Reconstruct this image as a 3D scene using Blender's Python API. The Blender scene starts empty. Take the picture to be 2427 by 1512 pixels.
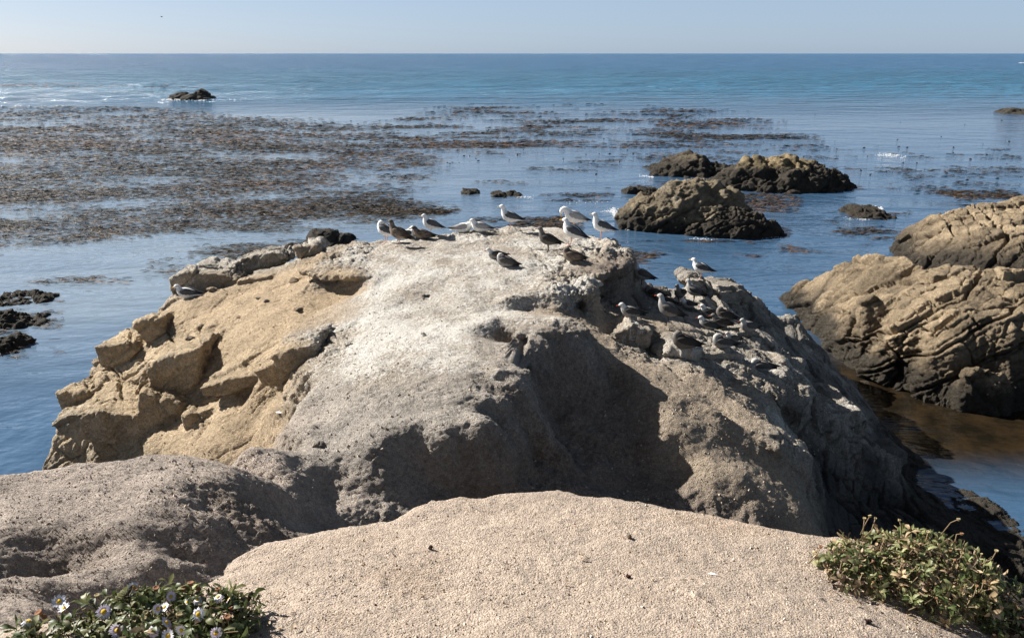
import bpy, bmesh, math, random
import numpy as np
from mathutils import Vector, Matrix
from mathutils.geometry import delaunay_2d_cdt

rng = np.random.default_rng(11)
random.seed(5)
SC = bpy.context.scene
COL = SC.collection
R = math.radians

# ------------------------------------------------------------------ camera, sky, sun, exposure
F = 1833.0                       # focal length in units of a 2427 px wide picture
PITCH = R(18.94)
CP, SP = math.cos(PITCH), math.sin(PITCH)
cam_d = bpy.data.cameras.new('camera')
cam = bpy.data.objects.new('camera', cam_d)
COL.objects.link(cam)
cam_d.sensor_fit = 'HORIZONTAL'
cam_d.sensor_width = 36.0
cam_d.lens = 36.0 * F / 2427.0
cam_d.clip_start = 0.05
cam_d.clip_end = 60000
cam.location = (0, 0, 0)
cam.rotation_euler = (math.pi / 2 - PITCH, 0, 0)
SC.camera = cam

SUN_EL, SUN_AZ = R(33), R(-62)   # azimuth measured from +Y towards +X
world = bpy.data.worlds.new('World')
SC.world = world
world.use_nodes = True
wn = world.node_tree
wn.nodes.clear()
sky = wn.nodes.new('ShaderNodeTexSky')
sky.sky_type = 'NISHITA'
sky.sun_disc = False
sky.sun_elevation = SUN_EL
sky.sun_rotation = SUN_AZ
sky.altitude = 0
sky.air_density = 0.5
sky.dust_density = 0.9
sky.ozone_density = 1.5
wo = wn.nodes.new('ShaderNodeOutputWorld')
# pale haze that thins with height above the horizon, added to the clear sky
geo = wn.nodes.new('ShaderNodeTexCoord')
sepw = wn.nodes.new('ShaderNodeSeparateXYZ')
wn.links.new(geo.outputs['Generated'], sepw.inputs[0])
fall = wn.nodes.new('ShaderNodeMapRange')
fall.inputs[1].default_value = 0.0
fall.inputs[2].default_value = 0.75
fall.inputs[3].default_value = 1.0
fall.inputs[4].default_value = 0.12
fall.interpolation_type = 'SMOOTHERSTEP'
wn.links.new(sepw.outputs[2], fall.inputs[0])
haze = wn.nodes.new('ShaderNodeMix')
haze.data_type = 'RGBA'
haze.inputs[6].default_value = (0, 0, 0, 1)
haze.inputs[7].default_value = (2.6, 3.35, 4.3, 1)
wn.links.new(fall.outputs[0], haze.inputs[0])
veil = wn.nodes.new('ShaderNodeMix')
veil.data_type = 'RGBA'
veil.blend_type = 'ADD'
veil.inputs[0].default_value = 1.0
dim = wn.nodes.new('ShaderNodeMix')
dim.data_type = 'RGBA'
dim.inputs[0].default_value = 0.386
dim.inputs[6].default_value = (0, 0, 0, 1)
wn.links.new(sky.outputs[0], dim.inputs[7])
wn.links.new(dim.outputs[2], veil.inputs[6])
wn.links.new(haze.outputs[2], veil.inputs[7])
bg = wn.nodes.new('ShaderNodeBackground')
bg.inputs['Strength'].default_value = 0.051
wn.links.new(veil.outputs[2], bg.inputs[0])
wn.links.new(bg.outputs[0], wo.inputs[0])

sun_d = bpy.data.lights.new('sun', 'SUN')
sun_d.energy = 5.0
sun_d.angle = R(0.53)
sun_d.color = (1.0, 0.955, 0.89)
sun = bpy.data.objects.new('sun', sun_d)
COL.objects.link(sun)
sdir = Vector((math.sin(SUN_AZ) * math.cos(SUN_EL), math.cos(SUN_AZ) * math.cos(SUN_EL), math.sin(SUN_EL)))
sun.rotation_euler = sdir.to_track_quat('Z', 'Y').to_euler()
sun.location = (-20, 20, 20)

SC.view_settings.view_transform = 'Standard'
SC.view_settings.look = 'None'
SC.view_settings.exposure = 1.12
SC.view_settings.gamma = 1.0
SC.view_settings.use_curve_mapping = False

WATER_Z = -7.0


# ------------------------------------------------------------------ helpers: viewing rays
def ray(u, v):
    yc = (756.0 - v) / F
    return ((u - 1213.5) / F, CP + yc * SP, -SP + yc * CP)


def PZ(u, v, z):
    """the point at height z seen at (u, v)"""
    a = ray(u, v)
    t = z / a[2]
    return (a[0] * t, a[1] * t, z)


def PY(u, v, y):
    """the point at distance y seen at (u, v)"""
    a = ray(u, v)
    t = y / a[1]
    return (a[0] * t, y, a[2] * t)


# ------------------------------------------------------------------ helpers: noise
_perm = rng.permutation(256).astype(np.int32)
_perm = np.concatenate([_perm, _perm, _perm])
_grad = rng.normal(size=(256, 3)).astype(np.float32)
_grad /= np.linalg.norm(_grad, axis=1, keepdims=True)
_rnd = rng.random((256, 3)).astype(np.float32)


def _hash(ix, iy, iz):
    return _perm[_perm[_perm[ix & 255] + (iy & 255)] + (iz & 255)]


def perlin(p):
    p = np.asarray(p, np.float32)
    i = np.floor(p).astype(np.int32)
    f = p - i
    w = f * f * f * (f * (f * 6 - 15) + 10)
    out = 0
    for dx in (0, 1):
        wx = w[:, 0] if dx else 1 - w[:, 0]
        for dy in (0, 1):
            wy = w[:, 1] if dy else 1 - w[:, 1]
            for dz in (0, 1):
                wz = w[:, 2] if dz else 1 - w[:, 2]
                g = _grad[_hash(i[:, 0] + dx, i[:, 1] + dy, i[:, 2] + dz)]
                d = g[:, 0] * (f[:, 0] - dx) + g[:, 1] * (f[:, 1] - dy) + g[:, 2] * (f[:, 2] - dz)
                out = out + wx * wy * wz * d
    return out * 1.6


def fbm(p, octaves=5, gain=0.5, lac=2.03, ridged=False):
    p = np.asarray(p, np.float32)
    a, s, tot = 1.0, 0.0, 0.0
    for k in range(octaves):
        n = perlin(p + k * 17.3)
        if ridged:
            n = 1 - 2 * np.abs(n)
        s = s + a * n
        tot += a
        a *= gain
        p = p * lac
    return s / tot


def worley(p):
    """F1, F2 and the nearest cell's random number"""
    p = np.asarray(p, np.float32)
    i = np.floor(p).astype(np.int32)
    f = p - i
    d1 = np.full(len(p), 9.0, np.float32)
    d2 = d1.copy()
    cid = np.zeros(len(p), np.float32)
    for dx in (-1, 0, 1):
        for dy in (-1, 0, 1):
            for dz in (-1, 0, 1):
                h = _hash(i[:, 0] + dx, i[:, 1] + dy, i[:, 2] + dz)
                r = _rnd[h]
                v = r + np.array((dx, dy, dz), np.float32) - f
                d = np.sqrt((v * v).sum(1))
                n1 = d < d1
                d2 = np.where(n1, d1, np.minimum(d2, d))
                cid = np.where(n1, r[:, 0], cid)
                d1 = np.where(n1, d, d1)
    return d1, d2, cid


def sstep(a, b, x):
    t = np.clip((x - a) / (b - a), 0, 1)
    return t * t * (3 - 2 * t)


# ------------------------------------------------------------------ helpers: meshes and objects
def mesh_from(name, verts, faces, mat=None, smooth=False):
    """verts (n,3); faces (m,k) array or list of lists"""
    me = bpy.data.meshes.new(name)
    verts = np.asarray(verts, np.float32)
    if isinstance(faces, np.ndarray):
        m, k = faces.shape
        me.vertices.add(len(verts))
        me.vertices.foreach_set('co', verts.ravel())
        me.loops.add(m * k)
        me.loops.foreach_set('vertex_index', faces.astype(np.int32).ravel())
        me.polygons.add(m)
        me.polygons.foreach_set('loop_start', np.arange(0, m * k, k, dtype=np.int32))
        me.update(calc_edges=True)
    else:
        me.from_pydata([tuple(v) for v in verts.tolist()], [], [list(f) for f in faces])
    if smooth:
        me.polygons.foreach_set('use_smooth', np.ones(len(me.polygons), bool))
    if mat is not None:
        for m_ in (mat if isinstance(mat, (list, tuple)) else [mat]):
            me.materials.append(m_)
    me.update()
    return me


def link(name, me, parent=None, loc=(0, 0, 0), rot=(0, 0, 0), scale=(1, 1, 1)):
    o = bpy.data.objects.new(name, me)
    COL.objects.link(o)
    o.location = loc
    o.rotation_euler = rot
    o.scale = scale
    if parent is not None:
        o.parent = parent
    return o


def tag(o, label=None, cat=None, group=None, kind=None):
    if label:
        o['label'] = label
    if cat:
        o['category'] = cat
    if group:
        o['group'] = group
    if kind:
        o['kind'] = kind
    return o


def set_col(me, name, arr):
    arr = np.asarray(arr, np.float32)
    if arr.ndim == 1:
        a = me.attributes.new(name, 'FLOAT', 'POINT')
        a.data.foreach_set('value', arr)
    else:
        a = me.attributes.new(name, 'FLOAT_COLOR', 'POINT')
        if arr.shape[1] == 3:
            arr = np.concatenate([arr, np.ones((len(arr), 1), np.float32)], 1)
        a.data.foreach_set('color', arr.ravel())


# ------------------------------------------------------------------ materials
class NT:
    def __init__(self, name):
        self.m = bpy.data.materials.new(name)
        self.m.use_nodes = True
        self.t = self.m.node_tree
        self.t.nodes.clear()
        self.out = self.n('ShaderNodeOutputMaterial')
        self.b = self.n('ShaderNodeBsdfPrincipled')
        self.l(self.b.outputs[0], self.out.inputs[0])

    def n(self, t, **k):
        x = self.t.nodes.new(t)
        for a, b in k.items():
            setattr(x, a, b)
        return x

    def l(self, a, b):
        self.t.links.new(a, b)

    def val(self, sock, v):
        if hasattr(v, 'links') or hasattr(v, 'is_linked'):
            self.l(v, sock)
        else:
            sock.default_value = v

    def attr(self, name, out='Color'):
        x = self.n('ShaderNodeAttribute', attribute_name=name)
        return x.outputs[out]

    def pos(self, scale=(1, 1, 1), rot=(0, 0, 0)):
        g = self.n('ShaderNodeTexCoord')
        mp = self.n('ShaderNodeMapping')
        mp.inputs['Scale'].default_value = scale
        mp.inputs['Rotation'].default_value = rot
        self.l(g.outputs['Object'], mp.inputs[0])
        return mp.outputs[0]

    def noise(self, vec, scale, detail=4, rough=0.55, dist=0.0):
        x = self.n('ShaderNodeTexNoise')
        self.l(vec, x.inputs['Vector'])
        x.inputs['Scale'].default_value = scale
        x.inputs['Detail'].default_value = detail
        x.inputs['Roughness'].default_value = rough
        x.inputs['Distortion'].default_value = dist
        return x.outputs[0]

    def voro(self, vec, scale, feature='F1'):
        x = self.n('ShaderNodeTexVoronoi', feature=feature)
        self.l(vec, x.inputs['Vector'])
        x.inputs['Scale'].default_value = scale
        return x

    def ramp(self, fac, stops):
        x = self.n('ShaderNodeValToRGB')
        e = x.color_ramp.elements
        while len(e) < len(stops):
            e.new(0.5)
        for k, (p, c) in enumerate(stops):
            e[k].position = p
            e[k].color = (c, c, c, 1) if not isinstance(c, tuple) else (*c, 1)
        self.l(fac, x.inputs[0])
        return x.outputs[0]

    def math(self, op, a, b=0.0, clamp=False):
        x = self.n('ShaderNodeMath', operation=op, use_clamp=clamp)
        self.val(x.inputs[0], a)
        self.val(x.inputs[1], b)
        return x.outputs[0]

    def mix(self, fac, a, b, mode='MIX'):
        x = self.n('ShaderNodeMix', data_type='RGBA', blend_type=mode)
        self.val(x.inputs[0], fac)
        for s, v in ((x.inputs[6], a), (x.inputs[7], b)):
            if isinstance(v, tuple):
                s.default_value = (*v, 1)
            else:
                self.l(v, s)
        return x.outputs[2]

    def bump(self, h, strength, dist, normal=None):
        x = self.n('ShaderNodeBump')
        x.inputs['Strength'].default_value = strength
        x.inputs['Distance'].default_value = dist
        self.l(h, x.inputs['Height'])
        if normal is not None:
            self.l(normal, x.inputs['Normal'])
        return x.outputs[0]


def rock_material(name, fine=1.0, bump=1.0, rough=0.9):
    k = NT(name)
    base = k.attr('col')
    gu = k.attr('guano', 'Fac')
    p = k.pos()
    n1 = k.noise(p, 2.2 * fine, 5, 0.6)
    n2 = k.noise(p, 20 * fine, 5, 0.7)
    n3 = k.noise(p, 70 * fine, 3, 0.7)
    c = k.mix(1.0, base, k.ramp(n1, [(0.3, 0.78), (0.7, 1.18)]), 'MULTIPLY')
    c = k.mix(1.0, c, k.ramp(n2, [(0.28, 0.58), (0.72, 1.36)]), 'MULTIPLY')
    c = k.mix(1.0, c, k.ramp(n3, [(0.3, 0.62), (0.7, 1.36)]), 'MULTIPLY')
    # droppings: streaks along the slope and runs down steep faces
    s1 = k.noise(k.pos((3.0, 11.0, 11.0), (0, 0, 0.35)), 3.6, 5, 0.75, 1.4)
    s2 = k.noise(k.pos((26.0, 26.0, 2.2)), 1.0, 4, 0.65)
    s3 = k.noise(p, 1.3, 3, 0.6)
    s = k.math('MAXIMUM', s1, s2)
    s = k.math('ADD', s, k.math('MULTIPLY', k.math('SUBTRACT', s3, 0.5), 0.5))
    th = k.math('ADD', s, k.math('MULTIPLY', gu, 0.34))
    mask = k.ramp(th, [(0.745, 0.0), (0.82, 1.0)])
    mask = k.math('MULTIPLY', mask, k.math('MULTIPLY', gu, 1.6, True))
    c = k.mix(mask, c, (0.70, 0.67, 0.61))
    k.l(c, k.b.inputs['Base Color'])
    k.b.inputs['Roughness'].default_value = rough
    k.b.inputs['Specular IOR Level'].default_value = 0.25
    h = k.math('ADD', k.math('MULTIPLY', k.noise(p, 30 * fine, 6, 0.65), 1.0),
               k.math('MULTIPLY', k.noise(p, 120 * fine, 4, 0.7), 0.35))
    v = k.voro(p, 55 * fine)
    h = k.math('SUBTRACT', h, k.math('MULTIPLY', v.outputs['Distance'], 0.30))
    k.l(k.bump(h, 1.0, 0.05 * bump / fine), k.b.inputs['Normal'])
    return k.m


def plain_material(name, col, rough=0.7, attr=None, spec=0.3, var=0.25, scale=40):
    k = NT(name)
    p = k.pos()
    n = k.noise(p, scale, 3, 0.6)
    base = k.attr(attr) if attr else col
    c = k.mix(1.0, base, k.ramp(n, [(0.3, 1 - var), (0.7, 1 + var)]), 'MULTIPLY')
    k.l(c, k.b.inputs['Base Color'])
    k.b.inputs['Roughness'].default_value = rough
    k.b.inputs['Specular IOR Level'].default_value = spec
    return k.m


M_ROCK = rock_material('sandstone', 1.0, 1.0)
M_ROCK_FAR = rock_material('sea_rock_stone', 0.8, 1.4)


# ------------------------------------------------------------------ terrain from surveyed points
TAGS = {  # colour, guano, roughness amplitude (m), bedding and joints 0..1
    'T': ((.43, .37, .305), .75, .026, .0),
    'G': ((.43, .385, .335), .28, .036, .0),
    'O': ((.51, .385, .25), .16, .020, .12),
    'C': ((.54, .42, .275), .3, .040, .5),
    'S': ((.45, .365, .275), .25, .020, .03),
    'Q': ((.41, .35, .28), .6, .085, .4),
    'R': ((.41, .365, .305), .55, .030, .7),
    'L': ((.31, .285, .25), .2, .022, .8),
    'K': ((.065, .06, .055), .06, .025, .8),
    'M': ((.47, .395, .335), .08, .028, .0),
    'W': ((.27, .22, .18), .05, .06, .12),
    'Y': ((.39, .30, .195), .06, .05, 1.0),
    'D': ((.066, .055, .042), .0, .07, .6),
}


def tin_grid(pts, res, pad=0.0):
    """pts: list of (x, y, z, tag). Returns xs, ys, Z and parameter maps, linear over a triangulation."""
    xy = np.array([(p[0], p[1]) for p in pts])
    r = delaunay_2d_cdt([Vector(a) for a in xy.tolist()], [], [], 0, 1e-5)
    vs = np.array([tuple(v) for v in r[0]])
    orig = [o[0] if len(o) else 0 for o in r[3]]
    vals = []
    for o in orig:
        c, g, a, b = TAGS[pts[o][3]]
        vals.append((pts[o][2], *c, g, a, b))
    vals = np.array(vals)
    lo, hi = vs.min(0), vs.max(0)
    nx = int((hi[0] - lo[0]) / res) + 1
    ny = int((hi[1] - lo[1]) / res) + 1
    xs = lo[0] + np.arange(nx) * res
    ys = lo[1] + np.arange(ny) * res
    G = np.full((ny, nx, vals.shape[1]), np.nan)
    for f in r[2]:
        a, b, c = vs[f[0]], vs[f[1]], vs[f[2]]
        den = (b[1] - c[1]) * (a[0] - c[0]) + (c[0] - b[0]) * (a[1] - c[1])
        if abs(den) < 1e-9:
            continue
        i0 = max(0, int((min(a[0], b[0], c[0]) - lo[0]) / res)); i1 = min(nx, int((max(a[0], b[0], c[0]) - lo[0]) / res) + 2)
        j0 = max(0, int((min(a[1], b[1], c[1]) - lo[1]) / res)); j1 = min(ny, int((max(a[1], b[1], c[1]) - lo[1]) / res) + 2)
        X, Y = np.meshgrid(xs[i0:i1], ys[j0:j1])
        w0 = ((b[1] - c[1]) * (X - c[0]) + (c[0] - b[0]) * (Y - c[1])) / den
        w1 = ((c[1] - a[1]) * (X - c[0]) + (a[0] - c[0]) * (Y - c[1])) / den
        w2 = 1 - w0 - w1
        m = (w0 > -1e-6) & (w1 > -1e-6) & (w2 > -1e-6)
        v = w0[..., None] * vals[f[0]] + w1[..., None] * vals[f[1]] + w2[..., None] * vals[f[2]]
        sub = G[j0:j1, i0:i1]
        sub[m] = v[m]
    bad = np.isnan(G[..., 0])
    G[bad] = 0
    G[..., 0][bad] = WATER_Z - 1.0
    G[..., 1:4][bad] = .2
    return xs, ys, G


def blur(A, n):
    for _ in range(n):
        B = np.pad(A, ((1, 1), (1, 1)) + ((0, 0),) * (A.ndim - 2), mode='edge')
        A = (B[:-2, 1:-1] + 2 * B[1:-1, 1:-1] + B[2:, 1:-1]) / 4
        B = np.pad(A, ((1, 1), (1, 1)) + ((0, 0),) * (A.ndim - 2), mode='edge')
        A = (B[1:-1, :-2] + 2 * B[1:-1, 1:-1] + B[1:-1, 2:]) / 4
    return A


def bilin(xs, ys, G, x, y):
    fx = np.clip((x - xs[0]) / (xs[1] - xs[0]), 0, len(xs) - 1.001)
    fy = np.clip((y - ys[0]) / (ys[1] - ys[0]), 0, len(ys) - 1.001)
    i, j = fx.astype(int), fy.astype(int)
    a, b = (fx - i), (fy - j)
    if G.ndim == 3:
        a, b = a[:, None], b[:, None]
    return (G[j, i] * (1 - a) * (1 - b) + G[j, i + 1] * a * (1 - b) + G[j + 1, i] * (1 - a) * b + G[j + 1, i + 1] * a * b)


def grid_faces(nx, ny):
    i, j = np.meshgrid(np.arange(nx - 1), np.arange(ny - 1))
    a = (j * nx + i).ravel()
    return np.stack([a, a + 1, a + nx + 1, a + nx], 1)


def closed_solid(xs, ys, Z, zbot):
    ny, nx = Z.shape
    X, Y = np.meshgrid(xs, ys)
    V = np.stack([X.ravel(), Y.ravel(), Z.ravel()], 1)
    n = nx * ny
    Fq = [grid_faces(nx, ny)]
    ring = np.concatenate([np.arange(nx), (np.arange(1, ny)) * nx + nx - 1,
                           (ny - 1) * nx + np.arange(nx - 2, -1, -1), np.arange(ny - 2, 0, -1) * nx])
    low = V[ring].copy()
    low[:, 2] = zbot
    k = len(ring)
    a = np.arange(k)
    b = (a + 1) % k
    Fq.append(np.stack([ring[b], ring[a], n + a, n + b], 1))
    V = np.concatenate([V, low])
    faces = np.concatenate(Fq).tolist()
    faces.append(list(range(n + k - 1, n - 1, -1)))
    return V, faces


def hull(points):
    bm = bmesh.new()
    for p in points:
        bm.verts.new(p)
    r = bmesh.ops.convex_hull(bm, input=bm.verts)
    junk = list(set([g for g in r['geom_interior'] + r['geom_unused'] if isinstance(g, bmesh.types.BMVert)]))
    bmesh.ops.delete(bm, geom=junk, context='VERTS')
    bmesh.ops.triangulate(bm, faces=bm.faces)
    bmesh.ops.recalc_face_normals(bm, faces=bm.faces)
    bm.verts.index_update()
    V = [tuple(v.co) for v in bm.verts]
    Fc = [[v.index for v in f.verts] for f in bm.faces]
    bm.free()
    return V, Fc


def voxel_mesh(V, faces, size):
    """one clean skin of even quads round everything given"""
    me = mesh_from('tmp', V, faces)
    o = link('tmp', me)
    md = o.modifiers.new('r', 'REMESH')
    md.mode = 'VOXEL'
    md.voxel_size = size
    dg = bpy.context.evaluated_depsgraph_get()
    ev = o.evaluated_get(dg)
    m2 = ev.to_mesh()
    n = len(m2.vertices)
    co = np.empty(n * 3, np.float32)
    m2.vertices.foreach_get('co', co)
    nl = len(m2.loops)
    li = np.empty(nl, np.int32)
    m2.loops.foreach_get('vertex_index', li)
    ev.to_mesh_clear()
    bpy.data.objects.remove(o)
    bpy.data.meshes.remove(me)
    return co.reshape(-1, 3), li.reshape(-1, 4)


def normals(co, fq):
    d1 = co[fq[:, 2]] - co[fq[:, 0]]
    d2 = co[fq[:, 3]] - co[fq[:, 1]]
    fn = np.cross(d1, d2)
    vn = np.zeros_like(co)
    for k in range(4):
        for c in range(3):
            vn[:, c] += np.bincount(fq[:, k], fn[:, c], len(co))
    return vn / (np.linalg.norm(vn, axis=1, keepdims=True) + 1e-12)


def relax(co, fq, n, lam=0.6):
    e = np.concatenate([fq[:, [0, 1]], fq[:, [1, 2]], fq[:, [2, 3]], fq[:, [3, 0]]])
    e = np.concatenate([e, e[:, ::-1]])
    cnt = np.bincount(e[:, 0], minlength=len(co))[:, None]
    for _ in range(n):
        s = np.stack([np.bincount(e[:, 0], co[e[:, 1], c], len(co)) for c in range(3)], 1)
        co = (co + lam * (s / np.maximum(cnt, 1) - co)).astype(np.float32)
    return co


def keep_above(co, fq, z):
    m = (co[fq[:, 0], 2] > z) | (co[fq[:, 2], 2] > z)
    fq = fq[m]
    used = np.zeros(len(co), bool)
    used[fq.ravel()] = True
    idx = np.cumsum(used) - 1
    return co[used], idx[fq].astype(np.int32)


def rot_frame(dip_dir, dip):
    """rows: two axes in the bedding plane and its normal"""
    n = np.array([math.sin(dip) * math.cos(dip_dir), math.sin(dip) * math.sin(dip_dir), math.cos(dip)])
    a = np.cross(n, [0, 1, 0.01]); a /= np.linalg.norm(a)
    b = np.cross(n, a)
    return np.stack([a, b, n])


def weather(co, fq, amp, blk, bed, sc=1.0, crack=1.0, lump=1.0):
    """push the skin in and out: lumps, clods, bedding ledges and joints"""
    nrm = normals(co, fq)
    d = np.zeros(len(co), np.float32)
    tint = np.ones(len(co), np.float32)
    patch = np.clip(0.55 + 0.9 * fbm(co * 0.9 / sc, 3), 0.12, 1.5)
    d += lump * amp * 1.6 * fbm(co * 2.6 / sc, 4)
    d += amp * patch * 1.15 * fbm(co * 8.0 / sc, 4, 0.62)
    d += amp * patch * 0.75 * fbm(co * 22.0 / sc + 3.3, 3, 0.65, ridged=True)
    m = blk > 0.04
    if m.any():
        q = co[m] @ bed.T.astype(np.float32)
        q = q + 0.11 * sc * np.stack([fbm(co[m] * 1.3 / sc + s, 3) for s in (0, 31, 57)], 1)
        e = np.zeros(m.sum(), np.float32)
        open_ = np.clip(0.6 + 1.3 * fbm(co[m] * 0.55 / sc + 40, 2), 0.15, 1.3)
        # three sets of straight joints cut the mass into angular blocks, at two sizes
        for (sx, sy, sz, gr, off, tilt, wd) in ((1.15, .85, .52, .13, .15, .16, .035), (.42, .33, .17, .05, .055, .06, .018)):
            T = q / (np.array([sx, sy, sz], np.float32) * sc)
            # each row of blocks is shifted against the next
            kz = np.floor(T[:, 2]).astype(np.int32)
            T[:, 0] += _rnd[kz & 255, 0] + 0.35 * T[:, 1]
            ky = np.floor(T[:, 1] + _rnd[kz & 255, 2]).astype(np.int32)
            T[:, 1] += _rnd[kz & 255, 2]
            T[:, 0] += _rnd[(ky + 3 * kz) & 255, 1]
            I = np.floor(T).astype(np.int32)
            fr = T - I
            if sx > 1:
                th_ = _rnd[_hash(I[:, 0] + 9, I[:, 1], I[:, 2])][:, 1]
            h = _rnd[_hash(I[:, 0], I[:, 1], I[:, 2])]
            e += sc * off * (h[:, 0] - 0.5) + sc * tilt * ((fr[:, 0] - .5) * (h[:, 1] - .5) + (fr[:, 1] - .5) * (h[:, 2] - .5))
            ed = np.minimum(fr, 1 - fr) * np.array([sx, sy, sz], np.float32) * sc
            cut = np.maximum.reduce([(1 - sstep(0, wd * sc * (1 if k < 2 else .8), ed[:, k])) * (0.35 + 0.9 * h[:, k]) for k in range(3)])
            e -= gr * sc * crack * cut * open_
        tint[m] = 1 + blk[m] * (.55 * (h[:, 0] - .5) + .5 * (th_ - .5))
        # thin beds
        t = q[:, 2] / (0.085 * sc) + 1.2 * fbm(co[m] * 1.1 / sc, 3)
        saw = t - np.floor(t)
        hard = _rnd[(np.floor(t).astype(np.int32)) & 255, 1]
        e += (0.018 * sc * (hard - 0.5) - 0.016 * sc * crack * (1 - sstep(0, 0.25, saw)) * (hard > .45)) * np.clip(open_ * 1.3 - .35, 0, 1)
        d[m] += e * blk[m]
    # run-off flutes on steep faces
    steep = sstep(.75, .35, np.abs(nrm[:, 2]))
    d += amp * .9 * steep * fbm(co * np.array([5.5, 5.5, .9], np.float32), 3, .6, ridged=True)
    return (co + nrm * d[:, None]).astype(np.float32), nrm, tint


def wet_band(co, col, top, amt=0.93):
    """the dark weed and tide band above the water"""
    lim = top + 0.35 * fbm(co * 1.6, 4) + 0.15 * fbm(co * 7.0, 3)
    w = (1 - sstep(-0.18, 0.18, co[:, 2] - WATER_Z - lim)) * amt
    dark = np.array([.055, .047, .036], np.float32)
    return col * (1 - w[:, None]) + dark * w[:, None], w


def tin_rock(name, pts, res, nblur, vox, bed, hulls=(), mat=None, sc=1.0, crack=1.0, tide=0.5, keep=WATER_Z - 0.3,
             zbot=-9.0, lump=1.0):
    xs, ys, G = tin_grid(pts, res)
    Z = blur(G[..., 0], nblur)
    P = blur(G[..., 1:], nblur + 3)
    V, faces = closed_solid(xs, ys, Z, zbot)
    V = V.tolist()
    for h in hulls:
        hv, hf = hull(h)
        o = len(V)
        V += hv
        faces += [[i + o for i in f] for f in hf]
    co, fq = voxel_mesh(V, faces, vox)
    co, fq = keep_above(co, fq, keep)
    co = relax(co, fq, 3)
    prm = bilin(xs, ys, P, co[:, 0], co[:, 1])
    co, nrm, tint = weather(co, fq, prm[:, 4].astype(np.float32), prm[:, 5].astype(np.float32), bed, sc, crack, lump)
    lich = sstep(.12, .4, fbm(co * 1.4 / sc + 71, 4))[:, None] * np.clip(prm[:, 5:6], 0, 1)
    col = prm[:, :3].astype(np.float32) * tint[:, None]
    col = (col * (1 - .4 * lich) + np.array([.13, .11, .085]) * .4 * lich).astype(np.float32)
    gu = prm[:, 3].astype(np.float32)
    return co, fq, nrm, col, gu, (xs, ys, Z)


VOX = 0.022
BURROWS = [(1375, 733, 11.2, .085, 0.0), (826, 826, 9.7, .06, .1), (1012, 709, 11.2, .06, 0), (1226, 830, 8.9, .12, .1)]


def ledge_material():
    k = NT('gritty_sandstone')
    base = k.attr('col')
    p = k.pos()
    n1 = k.noise(p, 3.0, 4, .6); n2 = k.noise(p, 45, 5, .7); n3 = k.noise(p, 230, 3, .7)
    c = k.mix(1.0, base, k.ramp(n1, [(.3, .85), (.7, 1.12)]), 'MULTIPLY')
    c = k.mix(1.0, c, k.ramp(n2, [(.28, .62), (.72, 1.34)]), 'MULTIPLY')
    c = k.mix(1.0, c, k.ramp(n3, [(.3, .7), (.7, 1.3)]), 'MULTIPLY')
    k.l(c, k.b.inputs['Base Color'])
    k.b.inputs['Roughness'].default_value = .92
    k.b.inputs['Specular IOR Level'].default_value = .2
    v = k.voro(p, 130)
    h = k.math('SUBTRACT', k.math('ADD', k.noise(p, 60, 5, .65), k.math('MULTIPLY', k.noise(p, 210, 3, .7), .5)), k.math('MULTIPLY', v.outputs['Distance'], .45))
    k.l(k.bump(h, 1.0, .015), k.b.inputs['Normal'])
    return k.m


M_LEDGE = ledge_material()

# ------------------------------------------------------------------ the headland
def Z_(rows):
    return [(*PZ(u, v, z), t) for (u, v, z, t) in rows]


rim = [(860, 575, -3.45, 'Q'), (930, 567, -3.40, 'T'), (1000, 560, -3.36, 'T'), (1100, 549, -3.35, 'Q'), (1200, 541, -3.35, 'Q'),
       (1300, 536, -3.35, 'T'), (1370, 546, -3.35, 'T'), (1450, 572, -3.40, 'Q'), (1500, 598, -3.5, 'Q')]
left_rim = [(730, 595, -3.75, 'R'), (640, 605, -3.95, 'R'), (530, 634, -4.3, 'R'), (415, 655, -4.3, 'R'), (400, 695, -4.35, 'R'),
            (375, 740, -4.6, 'C'), (320, 766, -4.75, 'C'), (322, 805, -5.1, 'C'), (222, 822, -5.2, 'C'), (230, 870, -5.5, 'C'),
            (140, 932, -5.5, 'C'), (150, 972, -5.8, 'C'), (128, 1005, -5.8, 'C'), (165, 1045, -6.4, 'C'), (160, 1092, -6.7, 'C')]
right_rim = [(1520, 665, -4.2, 'L'), (1600, 672, -4.35, 'R'), (1640, 662, -4.2, 'R'), (1700, 680, -4.5, 'R'), (1760, 690, -4.7, 'R'),
             (1800, 705, -4.9, 'R'), (1870, 732, -5.4, 'R'), (1895, 760, -5.7, 'L'), (1935, 805, -5.9, 'L'), (2000, 880, -6.4, 'L'),
             (2060, 960, -6.55, 'L'), (2130, 1042, -6.75, 'L'), (2212, 1098, -7.0, 'K')]
crest = [(650, 1000, -3.6, 'M'), (560, 1045, -3.3, 'M'), (400, 1065, -2.95, 'M'), (250, 1082, -2.8, 'M'), (150, 1102, -2.75, 'M'),
         (0, 1120, -2.7, 'M'), (-200, 1138, -2.65, 'M'), (-600, 1150, -2.6, 'M')]
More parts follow.
